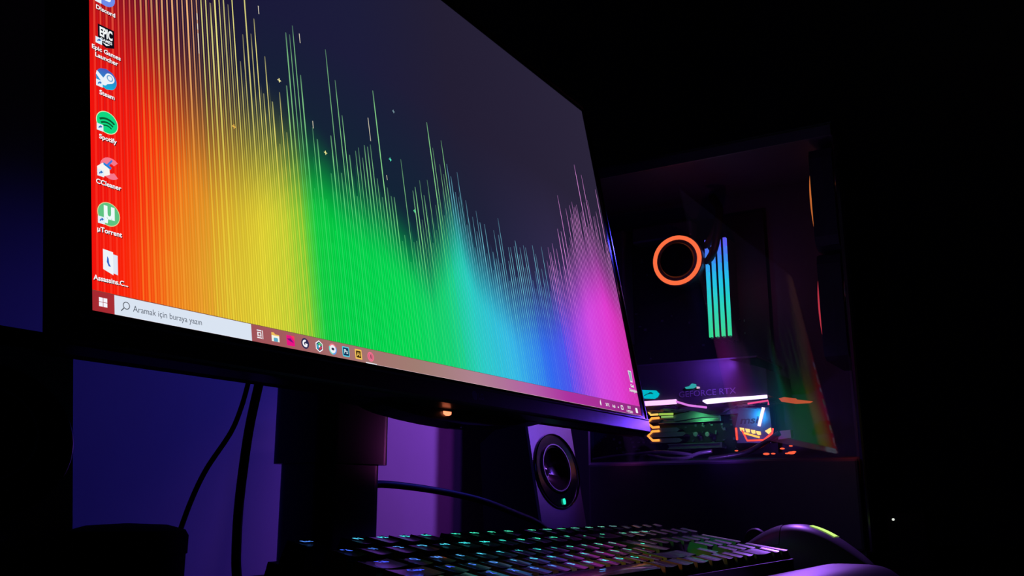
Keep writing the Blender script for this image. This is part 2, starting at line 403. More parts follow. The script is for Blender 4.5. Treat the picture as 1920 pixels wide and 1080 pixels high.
def ic_steam(d, x, y):
    for i in range(12):
        a = -24 + 4 * i
        h0, h1 = math.sqrt(max(0, 576 - a * a)), math.sqrt(max(0, 576 - (a + 4) ** 2)); t = i / 11
        d.poly([(x - h0, y + a), (x + h0, y + a), (x + h1, y + a + 4), (x - h1, y + a + 4)], (int(70 - 50 * t), int(90 + 90 * t), int(190 + 30 * t)), 1)
    d.disc(x + 8, y - 5, 11, (235, 242, 250), 2); d.disc(x + 8, y - 5, 7.5, (120, 170, 215), 3); d.disc(x + 8, y - 5, 5, (235, 242, 250), 4)
    d.disc(x - 6, y + 9, 7.5, (235, 242, 250), 2); d.poly([(x - 24, y - 3), (x - 22, y - 12), (x - 4, y + 2), (x - 8, y + 14)], (235, 242, 250), 2)
    d.poly([(x - 10, y + 4), (x, y - 12), (x + 14, y + 5), (x - 2, y + 13)], (235, 242, 250), 2)
def ic_spot(d, x, y):
    d.disc(x, y, 25, (215, 245, 190), 1); d.disc(x, y, 23.5, (15, 215, 130), 2)
    for r, yy, ww in ((26, 18, 4.5), (21, 21, 3.8), (16, 23, 3)): d.arc(x - 1, y + yy, r, ww, 232, 312, (10, 90, 50), 3)
def ic_cc(d, x, y):
    d.arc(x + 6, y, 17, 13, 45, 315, (245, 120, 140), 1); d.poly([(x - 24, y + 4), (x - 12, y - 7), (x + 3, y - 2), (x + 4, y + 14), (x - 10, y + 22), (x - 24, y + 18)], (250, 245, 240), 2)
    d.poly([(x + 8, y - 20), (x + 11, y - 18), (x + 1, y - 3), (x - 3, y - 6)], (70, 120, 220), 3); d.poly([(x - 10, y - 9), (x + 8, y - 3), (x + 6, y + 3), (x - 10, y - 4)], (30, 130, 220), 3)
def ic_mu(d, x, y):
    d.disc(x, y, 25, (225, 215, 150), 1); d.disc(x, y, 23.5, (95, 195, 130), 2); d.text('µ', x + 1, y + 9, 54, (240, 250, 250), 3, 0.03)
def ic_fold(d, x, y):
    d.poly([(x - 14, y - 25), (x + 8, y - 23), (x + 8, y + 24), (x - 14, y + 16)], (238, 244, 250), 1); d.poly([(x + 8, y - 19), (x + 18, y - 18), (x + 18, y + 22), (x + 8, y + 20)], (222, 230, 245), 1)
    d.poly([(x - 5, y - 12), (x - 2, y - 8), (x - 1, y + 2), (x + 3, y + 8), (x - 2, y + 8), (x - 6, y)], (50, 100, 200), 2)
icon(-1, 'round blue chat icon captioned Discord', ic_chat, ['Discord'])
icon(0, 'black shield icon lettered EPIC GAMES', ic_epic, ['Epic Games', 'Launcher'])
icon(1, 'round blue icon with a white crank mark', ic_steam, ['Steam'])
icon(2, 'round green icon with three dark arcs', ic_spot, ['Spotify'])
icon(3, 'pink letter C icon with a white brush', ic_cc, ['CCleaner'])
icon(4, 'round green icon with a white mu letter', ic_mu, ['µTorrent'])
d = Draw(); ic_fold(d, IX, vy(5)); d.caption('Assassins.C...', IX + 3, vy(5) + 41, 14.0)
tag(d.build('desktop_icon', M['screen'], screen), 'pale folder icon captioned Assassins.C...')
d = Draw(); x, y = 2520, 1275
d.poly([(x - 17, y - 26), (x + 17, y - 26), (x + 12, y + 24), (x - 12, y + 24)], (225, 225, 235), 1); d.poly([(x - 12, y - 22), (x + 12, y - 22), (x + 9, y + 18), (x - 9, y + 18)], (150, 170, 185), 2)
d.caption('Geri', x, y + 46); d.caption('Dönüşüm', x, y + 66)
tag(d.build('desktop_icon', M['screen'], screen), 'pale waste bin icon near the lower right corner')

# taskbar
d = Draw()
TCOL = [(0, (165, 40, 48)), (48, (168, 45, 52)), (392, (160, 82, 88)), (700, (165, 112, 110)), (1000, (160, 125, 115)), (1300, (175, 130, 145)), (1650, (178, 95, 165)), (1900, (172, 50, 160)), (2150, (168, 48, 150)), (2560, (140, 40, 125))]
for i in range(64):
    a_, b_ = 40 * i, 40 * i + 40; ca, cb = lin(interp(a_, TCOL)), lin(interp(b_, TCOL))
    d.face([S(a_, 1440, 4e-5), S(b_, 1440, 4e-5), S(b_, TB, 4e-5), S(a_, TB, 4e-5)], None, [ca, cb, cb, ca])
d.rect(780, 1438.2, 2560, 1440, (225, 190, 200), 0)
d.rect(0, TB - 1, 2560, TB, (90, 70, 60), 0)
taskbar = d.build('taskbar', M['screen'], screen)
tag(taskbar, 'dusky translucent strip along the foot of the screen')
d = Draw()
for a_, b_ in ((0, 0), (1, 0), (0, 1), (1, 1)): d.rect(15 + 9.3 * a_, 1411 + 9.3 * b_, 23.3 + 9.3 * a_, 1419.3 + 9.3 * b_, (245, 245, 255), 2)
tag(d.build('start_button', M['screen'], screen), 'white four pane window mark')
d = Draw(); d.rect(48, TB + 0.5, 392, 1439, (218, 228, 242), 1); d.arc(74, 1417, 7, 1.8, 0, 360, (90, 95, 105), 2); d.poly([(68, 1421.5), (69.5, 1423), (63, 1430), (61.5, 1428.5)], (90, 95, 105), 2)
d.text('Aramak için buraya yazın', 172, 1426, 18, (85, 92, 105), 2, 0.0, 166)
tag(d.build('search_box', M['screen'], screen), 'pale search field reading Aramak için buraya yazın')
def tb_icon(k, label, fn):
    d = Draw(); fn(d, 416 + 48 * k, 1420); tag(d.build('taskbar_icon', M['screen'], screen), label)
wht = (245, 245, 250)
def t0(d, x, y):
    d.rect(x - 7, y - 5, x + 5, y + 5, wht, 2); d.rect(x - 4, y - 3, x + 2, y + 3, (160, 100, 105), 3); d.rect(x + 8, y - 10, x + 10, y + 10, wht, 2)
    for q in (-10, 7): d.rect(x - 8, y + q, x + 6, y + q + 2.6, wht, 2)
def t1(d, x, y): d.poly([(x - 12, y - 11), (x - 4, y - 11), (x, y - 7), (x + 12, y - 7), (x + 12, y + 10), (x - 12, y + 10)], (240, 190, 90), 2); d.rect(x - 12, y - 4, x + 12, y + 10, (245, 245, 230), 3); d.rrect(x - 6, y + 1, x + 7, y + 10, 2, (90, 170, 200), 4)
def t2(d, x, y): d.rect(x - 13, y - 12, x + 13, y + 13, (235, 20, 130), 2); d.poly([(x - 12, y - 3), (x, y - 5), (x + 10, y + 5), (x - 2, y + 2)], (120, 20, 120), 3); d.poly([(x + 1, y - 12), (x + 13, y - 12), (x + 13, y)], (245, 60, 90), 3)
def t3(d, x, y): d.disc(x, y, 13, (45, 40, 80), 2); d.arc(x, y, 6.5, 5, 60, 290, wht, 3); d.poly([(x, y - 1), (x + 8, y + 1), (x + 5, y + 9), (x, y + 5)], wht, 3)
def t4(d, x, y):
    d.poly([(x + 14 * math.cos(math.radians(a)), y + 15 * math.sin(math.radians(a))) for a in range(30, 390, 60)], wht, 2); d.poly([(x + 11 * math.cos(math.radians(a)), y + 12 * math.sin(math.radians(a))) for a in range(30, 390, 60)], (40, 50, 90), 3)
    for i, c in enumerate(((220, 60, 80), (60, 190, 220), (90, 220, 120))): d.arc(x, y, 6.5, 4, 120 * i, 120 * i + 100, c, 4)
    d.disc(x, y, 3, wht, 5)
def t5(d, x, y):
    for i, c in enumerate(((240, 120, 140), (90, 160, 240), (110, 220, 210))): d.arc(x, y, 12, 4, 120 * i - 150, 120 * i - 30, c, 2)
    d.disc(x, y, 10.5, (240, 240, 245), 3); d.rrect(x - 5, y - 3, x + 5, y + 3, 2, (50, 50, 80), 4)
def t6(d, x, y): d.rrect(x - 13, y - 13, x + 13, y + 13, 3, (80, 205, 225), 2); d.rrect(x - 10, y - 10, x + 10, y + 10, 1, (15, 50, 90), 3); d.text('Ps', x, y + 5, 16, (220, 245, 250), 4, 0.02)
def t7(d, x, y): d.rrect(x - 13, y - 13, x + 13, y + 13, 1, (245, 195, 90), 2); d.rrect(x - 9, y - 9, x + 9, y + 9, 1, (50, 35, 10), 3); d.text('Ai', x, y + 5, 15, (245, 195, 90), 4, 0.02)
def t8(d, x, y): d.disc(x, y, 13, (240, 110, 140), 2); d.disc(x, y, 9, (215, 90, 120), 3, 10); d.disc(x, y, 5.5, (240, 130, 160), 4, 9); d.disc(x + .5, y, 3, (150, 70, 90), 5, 7); d.rect(x - 22, y + 16.5, x + 22, y + 19.5, (235, 235, 245), 2)
for k, (l, fn) in enumerate([('white task view mark', t0), ('yellow folder with blue tab', t1), ('hot pink square icon', t2), ('dark round icon with white G swirl', t3), ('white hexagon around coloured ring', t4),
                             ('white disc with coloured rim', t5), ('cyan square lettered Ps', t6), ('amber square lettered Ai', t7), ('pink ring with white underline', t8)]): tb_icon(k, l, fn)
d = Draw()
d.disc(2170, 1419, 5, wht, 2, 9); d.rect(2171, 1405, 2174, 1418, wht, 2)
d.text('26°C', 2232, 1425, 16, wht, 2, 0.03); d.text('Açık', 2290, 1425, 15, wht, 2, 0.03)
d.poly([(2326, 1422), (2332, 1416), (2338, 1422), (2335, 1424), (2329, 1424)], wht, 2); d.rrect(2358, 1410, 2380, 1428, 3, wht, 2); d.rrect(2362, 1414, 2376, 1424, 1, (160, 45, 140), 3)
d.text('17:17', 2440, 1418, 15, wht, 2, 0.03); d.text('11.07.2021', 2440, 1434, 13, wht, 2, 0.03, 60)
d.rrect(2504, 1409, 2526, 1430, 3, wht, 2)
tag(d.build('system_tray', M['screen'], screen), 'white tray marks and two line clock')

# bezel: black inner border, lips, chin, shell
UL, UR, VT, VB = -37, 2596, -22, 1450
b = MB()
def fr(u0, v0, u1, v1, d0, d1):
    b.prism([S(u0, v1, d0), S(u1, v1, d0), S(u1, v0, d0), S(u0, v0, d0)], (S(0, 0, d1) - S(0, 0, d0)), None)
fr(UL, VT, 0, VB, -0.004, 0.0006); fr(2560, VT, UR, VB, -0.004, 0.0006); fr(0, VT, 2560, 0, -0.004, 0.0006); fr(0, 1440, 2560, VB, -0.004, 0.0006)
b.build('screen_border', M['gloss'], mon)
b = MB()
fr(UL - 8, VT - 8, UL, VB, -0.012, 0.0016); fr(UR, VT - 8, UR + 8, VB, -0.012, 0.0016); fr(UL, VT - 8, UR, VT, -0.012, 0.0016)
b.build('bezel', M['chin'], mon)
b = MB()   # chin with a small bright lip on top and a rounded foot
prof = [(1450, 0.0010), (1452, 0.0026), (1455, 0.0026), (1459, 0.0020), (1503, 0.0020), (1508, 0.0012), (1511, -0.0004), (1511, -0.012), (1450, -0.012)]
b.prism([S(UL - 8, v, dd) for v, dd in prof], Vector(((UR - UL + 16) * P, 0, 0)))
b.build('chin', M['chin'], mon)
b = MB()   # back shell: thin rim, thicker middle
def ring(u0, v0, u1, v1, dd): return [S(u0, v1, dd), S(u1, v1, dd), S(u1, v0, dd), S(u0, v0, dd)]
rs = [ring(UL - 6, VT - 6, UR + 6, 1510, -0.010), ring(UL - 2, VT - 2, UR + 2, 1507, -0.020), ring(200, 150, 2360, 1420, -0.034), ring(560, 330, 2000, 1300, -0.052)]
vv = [p for r_ in rs for p in r_]; ff = [(3, 2, 1, 0)[::-1]]
for i in range(3):
    for j in range(4): ff.append((4 * i + j, 4 * i + (j + 1) % 4, 4 * i + 4 + (j + 1) % 4, 4 * i + 4 + j))
ff.append((12, 13, 14, 15)); b.mesh(vv, ff); b.build('back_shell', M['matt'], mon)
# joystick housing under the chin
b = MB(); pts = []
for u, v in [(760, 1508), (880, 1514), (905, 1522), (950, 1530), (1040, 1539), (1150, 1546), (1280, 1550), (1400, 1546), (1500, 1539), (1600, 1530), (1650, 1520), (1690, 1512), (1800, 1508)]: pts.append((u, v))
poly = [S(u, v, -0.013) for u, v in pts]
b.prism(poly[::-1], S(0, 0, -0.028) - S(0, 0, -0.013)); hous = b.build('joystick_housing', M['chin'], mon)
b = MB(); c = S(1196, 1524, -0.0125)
b.prism([c + Vector((x * 0.001, 0, z * 0.001)) for x, z in ((-4.4, 1.3), (-4.2, -0.6), (-1.5, -1.6), (1.5, -1.6), (4.2, -0.6), (4.4, 1.3))], (0, -0.0008, 0))
tag(b.build('power_light', emis('orange_power_light', (1.0, 0.22, 0.10), 2.2), mon), 'small glowing orange power light')
b = MB(); b.lathe([(0.0045, -0.003), (0.0045, 0.001), (0.003, 0.0015)], Matrix.Translation(S(1280, 1550, -0.02)) @ Matrix.Rotation(PI, 4, 'X'), n=16); b.build('joystick', M['black'], mon)
b = MB(); cl = S(1262, 1479, 0.0021)
def TL(x, y): return cl + Vector((x, -y * ST * 0 , 0)) + (S(0, 0) - S(0, 1)) * (y / P)
b.face([TL(0.0033 * math.cos(2 * PI * i / 20), 0.0033 * math.sin(2 * PI * i / 20)) for i in range(20)])
add_text(b, 'LG', lambda x, y: TL(x + 0.0078, y - 0.0022), 0.0062, None, None, 0.01)
b.build('logo', mat('logo_print', (0.05, 0.06, 0.16), 0.4, noise=0.05), mon)
# stand
b = MB()
def rbox(x0, x1, y0, y1, z0, z1, r, mm):
    pts = []
    for cx, cy, a in ((x1 - r, y1 - r, 0), (x0 + r, y1 - r, 90), (x0 + r, y0 + r, 180), (x1 - r, y0 + r, 270)):
        for k in range(6):
            t = math.radians(a + 18 * k); pts.append((cx + r * math.cos(t), cy + r * math.sin(t), z0))
    b.prism(pts, (0, 0, z1 - z0), mm)
rbox(0.262, 0.328, 0.100, 0.150, 0.006, 0.30, 0.012, None); b.build('stand_column', M['column'], mon, smooth=40)
b = MB(); rbox(0.258, 0.333, 0.096, 0.154, 0.092, 0.34, 0.012, None); b.build('column_sleeve', M['column'], mon, smooth=40)
b = MB(); b.box((0.235, 0.045, 0.20), (0.355, 0.105, 0.32), bev=0.004); b.build('mounting_bracket', M['matt'], mon)
b = MB(); b.prism([(0.175, 0.055, 0), (0.195, 0.04, 0), (0.295, 0.095, 0), (0.395, 0.04, 0), (0.415, 0.055, 0), (0.36, 0.17, 0), (0.235, 0.17, 0)], (0, 0, 0.008)); b.build('stand_base', M['matt'], mon)

# ------------------------------------------------------------------ cables
def spline(pts, n=8):
    pts = [Vector(p) for p in pts]; out = []
    q = [pts[0] * 2 - pts[1]] + pts + [pts[-1] * 2 - pts[-2]]
    for i in range(1, len(q) - 2):
        for k in range(n):
            t = k / n; a, b_, c_, d_ = q[i - 1], q[i], q[i + 1], q[i + 2]
            out.append(0.5 * ((2 * b_) + (c_ - a) * t + (2 * a - 5 * b_ + 4 * c_ - d_) * t * t + (3 * b_ - a - 3 * c_ + d_) * t ** 3))
    out.append(pts[-1]); return out
def cable(pts, r, label, name='cable'):
    b = MB(); b.tube(spline(pts), r, None, 10); o = b.build(name, M['rubber'], smooth=60); return tag(o, label, 'cable')
Yc = 0.075
cable([at(472, 690, Y=Yc), at(466, 716, Y=Yc), at(452, 765, Y=Yc), at(432, 812, Y=Yc), at(388, 878, Y=Yc), at(360, 935, Y=Yc), at(336, 1000, Y=Yc), at(322, 1045, Y=Yc), at(312, 1072, Y=Yc)], 0.0015,
      'thin black cable hanging from behind the monitor to the round tin', 'thin_cable')
cable([at(492, 695, Y=Yc), at(486, 718, Y=Yc), at(468, 800, Y=Yc), at(456, 880, Y=Yc), at(447, 960, Y=Yc), at(443, 1040, Y=Yc), at(444, 1078, Y=Yc), at(446, 1110, Y=Yc), (0.15, 0.085, 0.004), (0.17, 0.15, 0.004), (0.2, 0.28, 0.004)], 0.0029,
      'thick black cable hanging straight down left of the monitor stand', 'thick_cable')
cable([(0.329, 0.125, 0.0725), at(700, 909, Y=0.125), at(735, 909, Y=0.122), at(800, 917, Y=0.118), at(860, 928, Y=0.11), at(910, 941, Y=0.10), at(960, 960, Y=0.092), at(1005, 979, Y=0.086), at(1040, 1005, Y=0.075), (0.60, 0.045, 0.004), (0.60, 0.0, 0.003)], [0.0030] * 0 or 0.0030,
      'black cable arching from the stand column down behind the keyboard', 'arching_cable')

# ------------------------------------------------------------------ speakers
def speaker(x0, x1, label, lit):
    t = thing('speaker', ((x0 + x1) / 2, 0.13, 0), label, 'speaker', 'pair of desktop speakers')
    b = MB()
    prof = [(0.0945, 0.002), (0.1195, 0.155), (0.1262, 0.1555), (0.1707, 0.1227), (0.163, 0.002)]
    N5 = 5; vs = [(x0, y, z) for y, z in prof] + [(x1, y, z) for y, z in prof]
    b.mesh(vs, [(i, (i + 1) % 5, (i + 1) % 5 + 5, i + 5) for i in range(1, 5)] + [(4, 3, 2, 1, 0), (5, 6, 7, 8, 9)])
    th = math.atan2(0.0251, 0.153); o = Vector((x0, 0.0945, 0.002)); up = Vector((0, math.sin(th), math.cos(th))); out = Vector((0, -math.cos(th), math.sin(th)))
    def F(x, z, d=0.0): return o + Vector((x, 0, 0)) + up * z + out * d
    W = x1 - x0; cx, cz = W * 0.50, 0.0940
    hole, rim = [], []          # front face of the cabinet, open where the driver sinks in
    for i in range(48):
        a = 2 * PI * i / 48; ca, sa = math.cos(a), math.sin(a); k = min((W / 2) / abs(ca) if abs(ca) > 1e-6 else 9, ((0.155 - cz) if sa > 0 else cz) / abs(sa) if abs(sa) > 1e-6 else 9)
        hole.append(F(cx + 0.0435 * 1.03 * ca, cz + 0.0435 * 0.85 * sa)); rim.append(F(cx + k * ca, cz + k * sa))
    for q in (0.0, 0.155):
        for xx in (0.0, W): rim[round((math.atan2(q - cz, xx - cx) % (2 * PI)) / (2 * PI) * 48) % 48] = F(xx, q)
    b.mesh(hole + rim, [(i, (i + 1) % 48, 48 + (i + 1) % 48, 48 + i)[::-1] for i in range(48)])
    b.build('cabinet', M['black'], t)
    b = MB(); hol = [F(cx + 0.0445 * 1.03 * math.cos(2 * PI * i / 48), cz + 0.0445 * 0.85 * math.sin(2 * PI * i / 48), 0.003) for i in range(48)]
    outr = []
    for i in range(48):
        a = 2 * PI * i / 48; ca, sa = math.cos(a), math.sin(a); k = min((W / 2) / abs(ca) if abs(ca) > 1e-6 else 9, ((0.1435 - cz) if sa > 0 else cz) / abs(sa) if abs(sa) > 1e-6 else 9)
        outr.append(F(cx + k * ca, cz + k * sa, 0.003))
    for q in (0.0, 0.1435):      # square corners
        for xx in (0.0, W):
            a = math.atan2(q - cz, xx - cx) % (2 * PI); i = round(a / (2 * PI) * 48) % 48; outr[i] = F(xx, q, 0.003)
    b.mesh(hol + outr, [(i, (i + 1) % 48, 48 + (i + 1) % 48, 48 + i)[::-1] for i in range(48)])
    b.mesh(outr + [p - out * 0.003 for p in outr], [(i, (i + 1) % 48, 48 + (i + 1) % 48, 48 + i) for i in range(48)])
    b.build('front_panel', M['silver'], t)
    T = Matrix((( 1, 0, out.x, 0), (0, up.y, out.y, 0), (0, up.z, out.z, 0), (0, 0, 0, 1))); T.translation = F(cx, cz, 0.003)
    def sc_(sx, sz): return T @ Matrix.Diagonal((sx, sz, 1, 1))
    E_ = sc_(1.03, 0.85)
    b = MB(); b.lathe([(0.0455, -0.001), (0.0455, 0.0022), (0.0448, 0.0028), (0.0440, 0.0020), (0.0440, -0.001)], E_, None, 56, cap=False); b.build('outer_ring', M['chrome'], t, smooth=50)
    b = MB(); b.lathe([(0.0442, 0.0008), (0.0285, 0.0008)], E_, None, 56, cap=False); b.build('baffle', M['gloss'], t, smooth=60)
    b = MB(); Ti = E_ @ Matrix.Translation((-0.003, 0.0035, 0))
    b.lathe([(0.0290, 0.000), (0.0288, 0.0030), (0.0275, 0.0030), (0.0276, 0.000)], Ti, None, 48, cap=False); b.build('inner_ring', M['silver'], t, smooth=50)
    b = MB(); b.lathe([(0.0278, 0.0010), (0.024, -0.006), (0.012, -0.014), (0.010, -0.013), (0.005, -0.010), (0.0002, -0.009)], Ti, None, 48, cap=False); b.build('cone', M['cone'], t, smooth=60)
    b = MB(); b.lathe([(0.0018, 0.001), (0.0018, 0.0044), (0.001, 0.005)], T @ Matrix.Translation((0.003, -0.0315, 0)) @ Matrix.Diagonal((0.75, 1.7, 0.6, 1)), None, 14)
    tag(b.build('power_light', emis('green_power_light', (0.02, 0.95, 0.55), 1.3) if lit else M['gloss'], t), 'glowing green power light' if lit else 'dark power light')
    return t
speaker(0.573, 0.669, 'black speaker with violet lit front panel, between monitor and computer case', True)
speaker(-0.026, 0.070, 'unlit black speaker behind the left end of the monitor', False)

# round tin at the lower left
b = MB(); tin = at(238, 990, Y=0.075)
T = Matrix.Translation((tin.x, tin.y, 0.0)); zt = 0.052
b.lathe([(0.028, 0.0), (0.030, 0.002), (0.030, zt - 0.010)], T, None, 48)
t = thing('round_tin', (tin.x, tin.y, 0), 'squat black round tin at the foot of the left speaker', 'tin')
b.build('body', M['matt'], t, smooth=40)
b = MB(); b.lathe([(0.0308, zt - 0.013), (0.0308, zt - 0.004), (0.029, zt - 0.001), (0.020, zt + 0.0015), (0.001, zt + 0.0025)], T, None, 48); b.build('lid', M['matt'], t, smooth=40)

# ------------------------------------------------------------------ keyboard
KO = Vector((0.1228, -0.0146, 0.0429)); KA, KB, GAP, U = 0.1237, -0.0637, 0.5107, 0.01905
EX = Vector((math.cos(KB), math.sin(KB), 0)); EZ = Vector((math.sin(KB) * math.cos(KA), -math.cos(KB) * math.cos(KA), -math.sin(KA)))
NN = EX.cross(-EZ); NN = NN if NN.z > 0 else -NN
def K(u, r, h=0.0):
    """keyboard plane: u key widths right of the Esc key, r rows towards the typist, h metres above the key tops"""
    return KO + EX * (u * U) + EZ * ((r + (GAP if r > 0.4 else 0)) * U) + NN * h
kb = thing('keyboard', (0.33, -0.09, 0), 'black mechanical keyboard with glowing blue and green letters below the monitor', 'keyboard')
b = MB()
def kbox(u0, r0, u1, r1, h0, h1, mm=None, inset=0.0):
    q = [(u0, r0), (u1, r0), (u1, r1), (u0, r1)]
    lo = [K(u, r, h0) for u, r in q]; i_ = inset
    hi = [K(u0 + i_, r0 + i_, h1), K(u1 - i_, r0 + i_, h1), K(u1 - i_, r1 - i_, h1), K(u0 + i_, r1 - i_, h1)]
    b.mesh(lo + hi, [(3, 2, 1, 0), (4, 5, 6, 7), (0, 1, 5, 4), (1, 2, 6, 5), (2, 3, 7, 6), (3, 0, 4, 7)], mm)
kbox(-0.75, -0.75, 21.75, 5.62, -0.0235, -0.0085, None, 0.08); b.build('keyboard_case', M['black'], kb)
for u in (1.0, 20.2):
    b = MB(); p = K(u, -0.45, -0.0235); b.box((p.x - 0.010, p.y - 0.006, 0.0), (p.x + 0.010, p.y + 0.002, p.z + 0.001)); b.build('foot', M['rubber'], kb)
b = MB(); b.box((0.12, -0.148, 0.0), (0.14, -0.142, K(0.5, 5.4, -0.0235).z + 0.001)); b.build('foot', M['rubber'], kb)
b = MB(); b.box((0.47, -0.168, 0.0), (0.49, -0.162, K(19, 5.4, -0.0235).z + 0.001)); b.build('foot', M['rubber'], kb)

HR = {0: 0.0027, 1: 0.0026, 2: 0.0, 3: -0.0008, 4: -0.0012, 5: -0.0012}
def legend_color(u, r):
    x = u + r * 1.2
    c = interp(u - r * 1.1, [(-6, (0.04, 0.06, 1.0)), (-1.5, (0.05, 0.10, 1.0)), (0.8, (0.10, 0.35, 1.0)), (2.6, (0.08, 0.75, 1.0)), (4.5, (0.04, 0.85, 0.8)), (7, (0.05, 0.9, 0.55)), (13, (0.10, 0.9, 0.5)), (18, (0.3, 0.7, 0.7))])
    return c
M['legend'] = emis_attr('backlit_legend', 1.6)
def keycap(u, r, w_=1.0, h_=1.0, text='', name='keycap', mb=None, lg=None):
    """u, r = centre; w_, h_ in key units"""
    b = mb or MB(); base = HR[int(round(r + (h_ - 1) * -0.5)) if h_ > 1 else int(r)]
    hu, hr = w_ / 2 - 0.028, h_ / 2 - 0.028; tu, tr = hu - 0.13, hr - 0.10
    lip = -0.0085; n = 7; R0 = 0.012
    def pt(uu, rr, h): return KO + EX * ((u + uu) * U) + EZ * ((r + (GAP if r > 0.4 else 0) + rr) * U) + NN * (h)
    lo = [pt(-hu, -hr, lip), pt(hu, -hr, lip), pt(hu, hr, lip), pt(-hu, hr, lip)]
    s_ = len(b.v); vs = list(lo); rows = 4
    for j in range(rows):
        for i in range(n):
            a = i / (n - 1) * 2 - 1; c_ = j / (rows - 1) * 2 - 1
            dish = 0.0008 * (a * a - 1) if w_ < 3 else -0.0006 * (c_ * c_) + 0.0
            vs.append(pt(a * tu, c_ * tr + 0.0 - 0.03, base - 0.0004 + dish - 0.0004 * c_))
    g = lambda i, j: 4 + j * n + i
    fs = [(3, 2, 1, 0)] + [(g(i, j + 1), g(i + 1, j + 1), g(i + 1, j), g(i, j)) for i in range(n - 1) for j in range(rows - 1)]
    fs += [tuple([0, 1] + [g(i, 0) for i in range(n - 1, -1, -1)]), tuple([2, 3] + [g(i, rows - 1) for i in range(n)])]
    fs += [tuple([1, 2] + [g(n - 1, j) for j in range(rows - 1, -1, -1)]), tuple([3, 0] + [g(0, j) for j in range(rows)])]
    fs = [f[::-1] for f in fs]
    b.mesh(vs, fs)
    o = None
    if mb is None:
        o = b.build(name, M['key'], kb, smooth=28)
    if text and lg is not False:
        L = MB(); up = -EZ; c0 = KO + EX * ((u) * U) + EZ * ((r + (GAP if r > 0.4 else 0) - 0.03) * U) + NN * (base + 0.00012)
        col = legend_color(u, r); sz = 0.0062 if len(text) < 3 else 0.0052
        add_text(L, text, lambda x, y: c0 + EX * x + up * (y - 0.0015), sz, None, col, 0.02)
        L.build('legend', M['legend'], o if o is not None else kb)
    return o
KEYS = [(0, 0, 1, 1, 'Esc')]
for i, u in enumerate([2, 3, 4, 5, 6.5, 7.5, 8.5, 9.5, 11, 12, 13, 14]): KEYS.append((u, 0, 1, 1, 'F%d' % (i + 1)))
for i, u in enumerate([15.1, 16.1, 17.1]): KEYS.append((u, 0, 1, 1, ['Prt', 'Scr', 'Pau'][i]))
for i, c in enumerate(['"é', '!1', "'2", '^3', '+4', '%5', '&6', '/7', '(8', ')9', '=0', '?*', '_-']): KEYS.append((i, 1, 1, 1, c))
KEYS += [(13.5, 1, 2, 1, '←'), (15.1, 1, 1, 1, 'Ins'), (16.1, 1, 1, 1, 'Hm'), (17.1, 1, 1, 1, 'Pg'), (0.25, 2, 1.5, 1, 'Tab')]
for i, c in enumerate('QWERTYUIOPĞÜ'): KEYS.append((1.5 + i, 2, 1, 1, c))
KEYS += [(15.1, 2, 1, 1, ''), (16.1, 2, 1, 1, ''), (17.1, 2, 1, 1, ''), (0.375, 3, 1.75, 1, 'Caps')]
for i, c in enumerate('ASDFGHJKLŞİ,'): KEYS.append((1.75 + i, 3, 1, 1, c))
KEYS += [(13.75 + 0.12, 2.5, 1.25, 2, '↵')]
for i, c in enumerate('ZXCVBNMÖÇ.'): KEYS.append((2.25 + i, 4, 1, 1, c))
KEYS += [(13.12, 4, 2.75, 1, ''), (16.1, 4, 1, 1, ''), (6.375, 5, 6.25, 1, '━'), (10.12, 5, 1.25, 1, ''), (11.37, 5, 1.25, 1, ''), (12.62, 5, 1.25, 1, ''), (13.87, 5, 1.25, 1, ''),
         (15.1, 5, 1, 1, ''), (16.1, 5, 1, 1, ''), (17.1, 5, 1, 1, '')]
NP = 18.1
for r in (1, 2, 3, 4):
    for i in range(3): KEYS.append((NP + i, r, 1, 1, ''))
KEYS += [(NP + 3, 1, 1, 1, ''), (NP + 3, 2.5, 1, 2, ''), (NP + 3, 4.5, 1, 2, ''), (NP + 0.5, 5, 2, 1, ''), (NP + 2, 5, 1, 1, '')]
for u, r, w_, h_, tx in KEYS: keycap(u, r, w_, h_, tx)
for i in range(4): keycap(NP + i, 0, 1, 0.62, '', name='media_key')
b = MB()
for u, w_ in ((0.125, 1.25), (1.25, 1.0)): keycap(u, 4, w_, 1, '', mb=b)
for u, w_ in ((0.125, 1.25), (1.375, 1.25), (2.625, 1.25)): keycap(u, 5, w_, 1, '', mb=b)
tag(b.build('keycaps', M['key'], kb, smooth=28), kind='stuff')

# wrist rest in front of it
b = MB(); wt = thing('wrist_rest', (0.3, -0.21, 0), 'padded wrist rest along the near edge of the keyboard, violet lit', 'wrist rest')
n = 60; cpts = []
def wr(sx, f):   # sx along, f across 0..1
    rr = 0.5 * 0.080
    a = sx * 0.41
    edge = min(a, 0.41 - a); h = rr if edge > rr else math.sqrt(max(0, rr * rr - (rr - edge) ** 2))
    y = (f * 2 - 1) * h
    z = 0.0215 * (1 - (abs(f * 2 - 1)) ** 4) * (0.55 + 0.45 * min(1, h / rr)) if True else 0
    p = Vector((0.085 + a, -0.176, 0)) + Vector((0, 0.0, 0)); p += Vector((math.sin(KB) * 0, 0, 0))
    q = EX * a + Vector((math.sin(-KB), math.cos(KB), 0)) * (y - rr)
    return Vector((0.090, -0.148, 0)) + Vector((q.x, q.y, z + 0.0005))
for i in range(n + 1):
    for j in range(17): cpts.append(wr(i / n, j / 16))
ff = [(i * 17 + j, (i + 1) * 17 + j, (i + 1) * 17 + j + 1, i * 17 + j + 1) for i in range(n) for j in range(16)]
ff.append([i * 17 for i in range(n, -1, -1)] + [i * 17 + 16 for i in range(n + 1)])
b.mesh(cpts, ff); b.build('cushion', M['wrist'], wt, smooth=70)

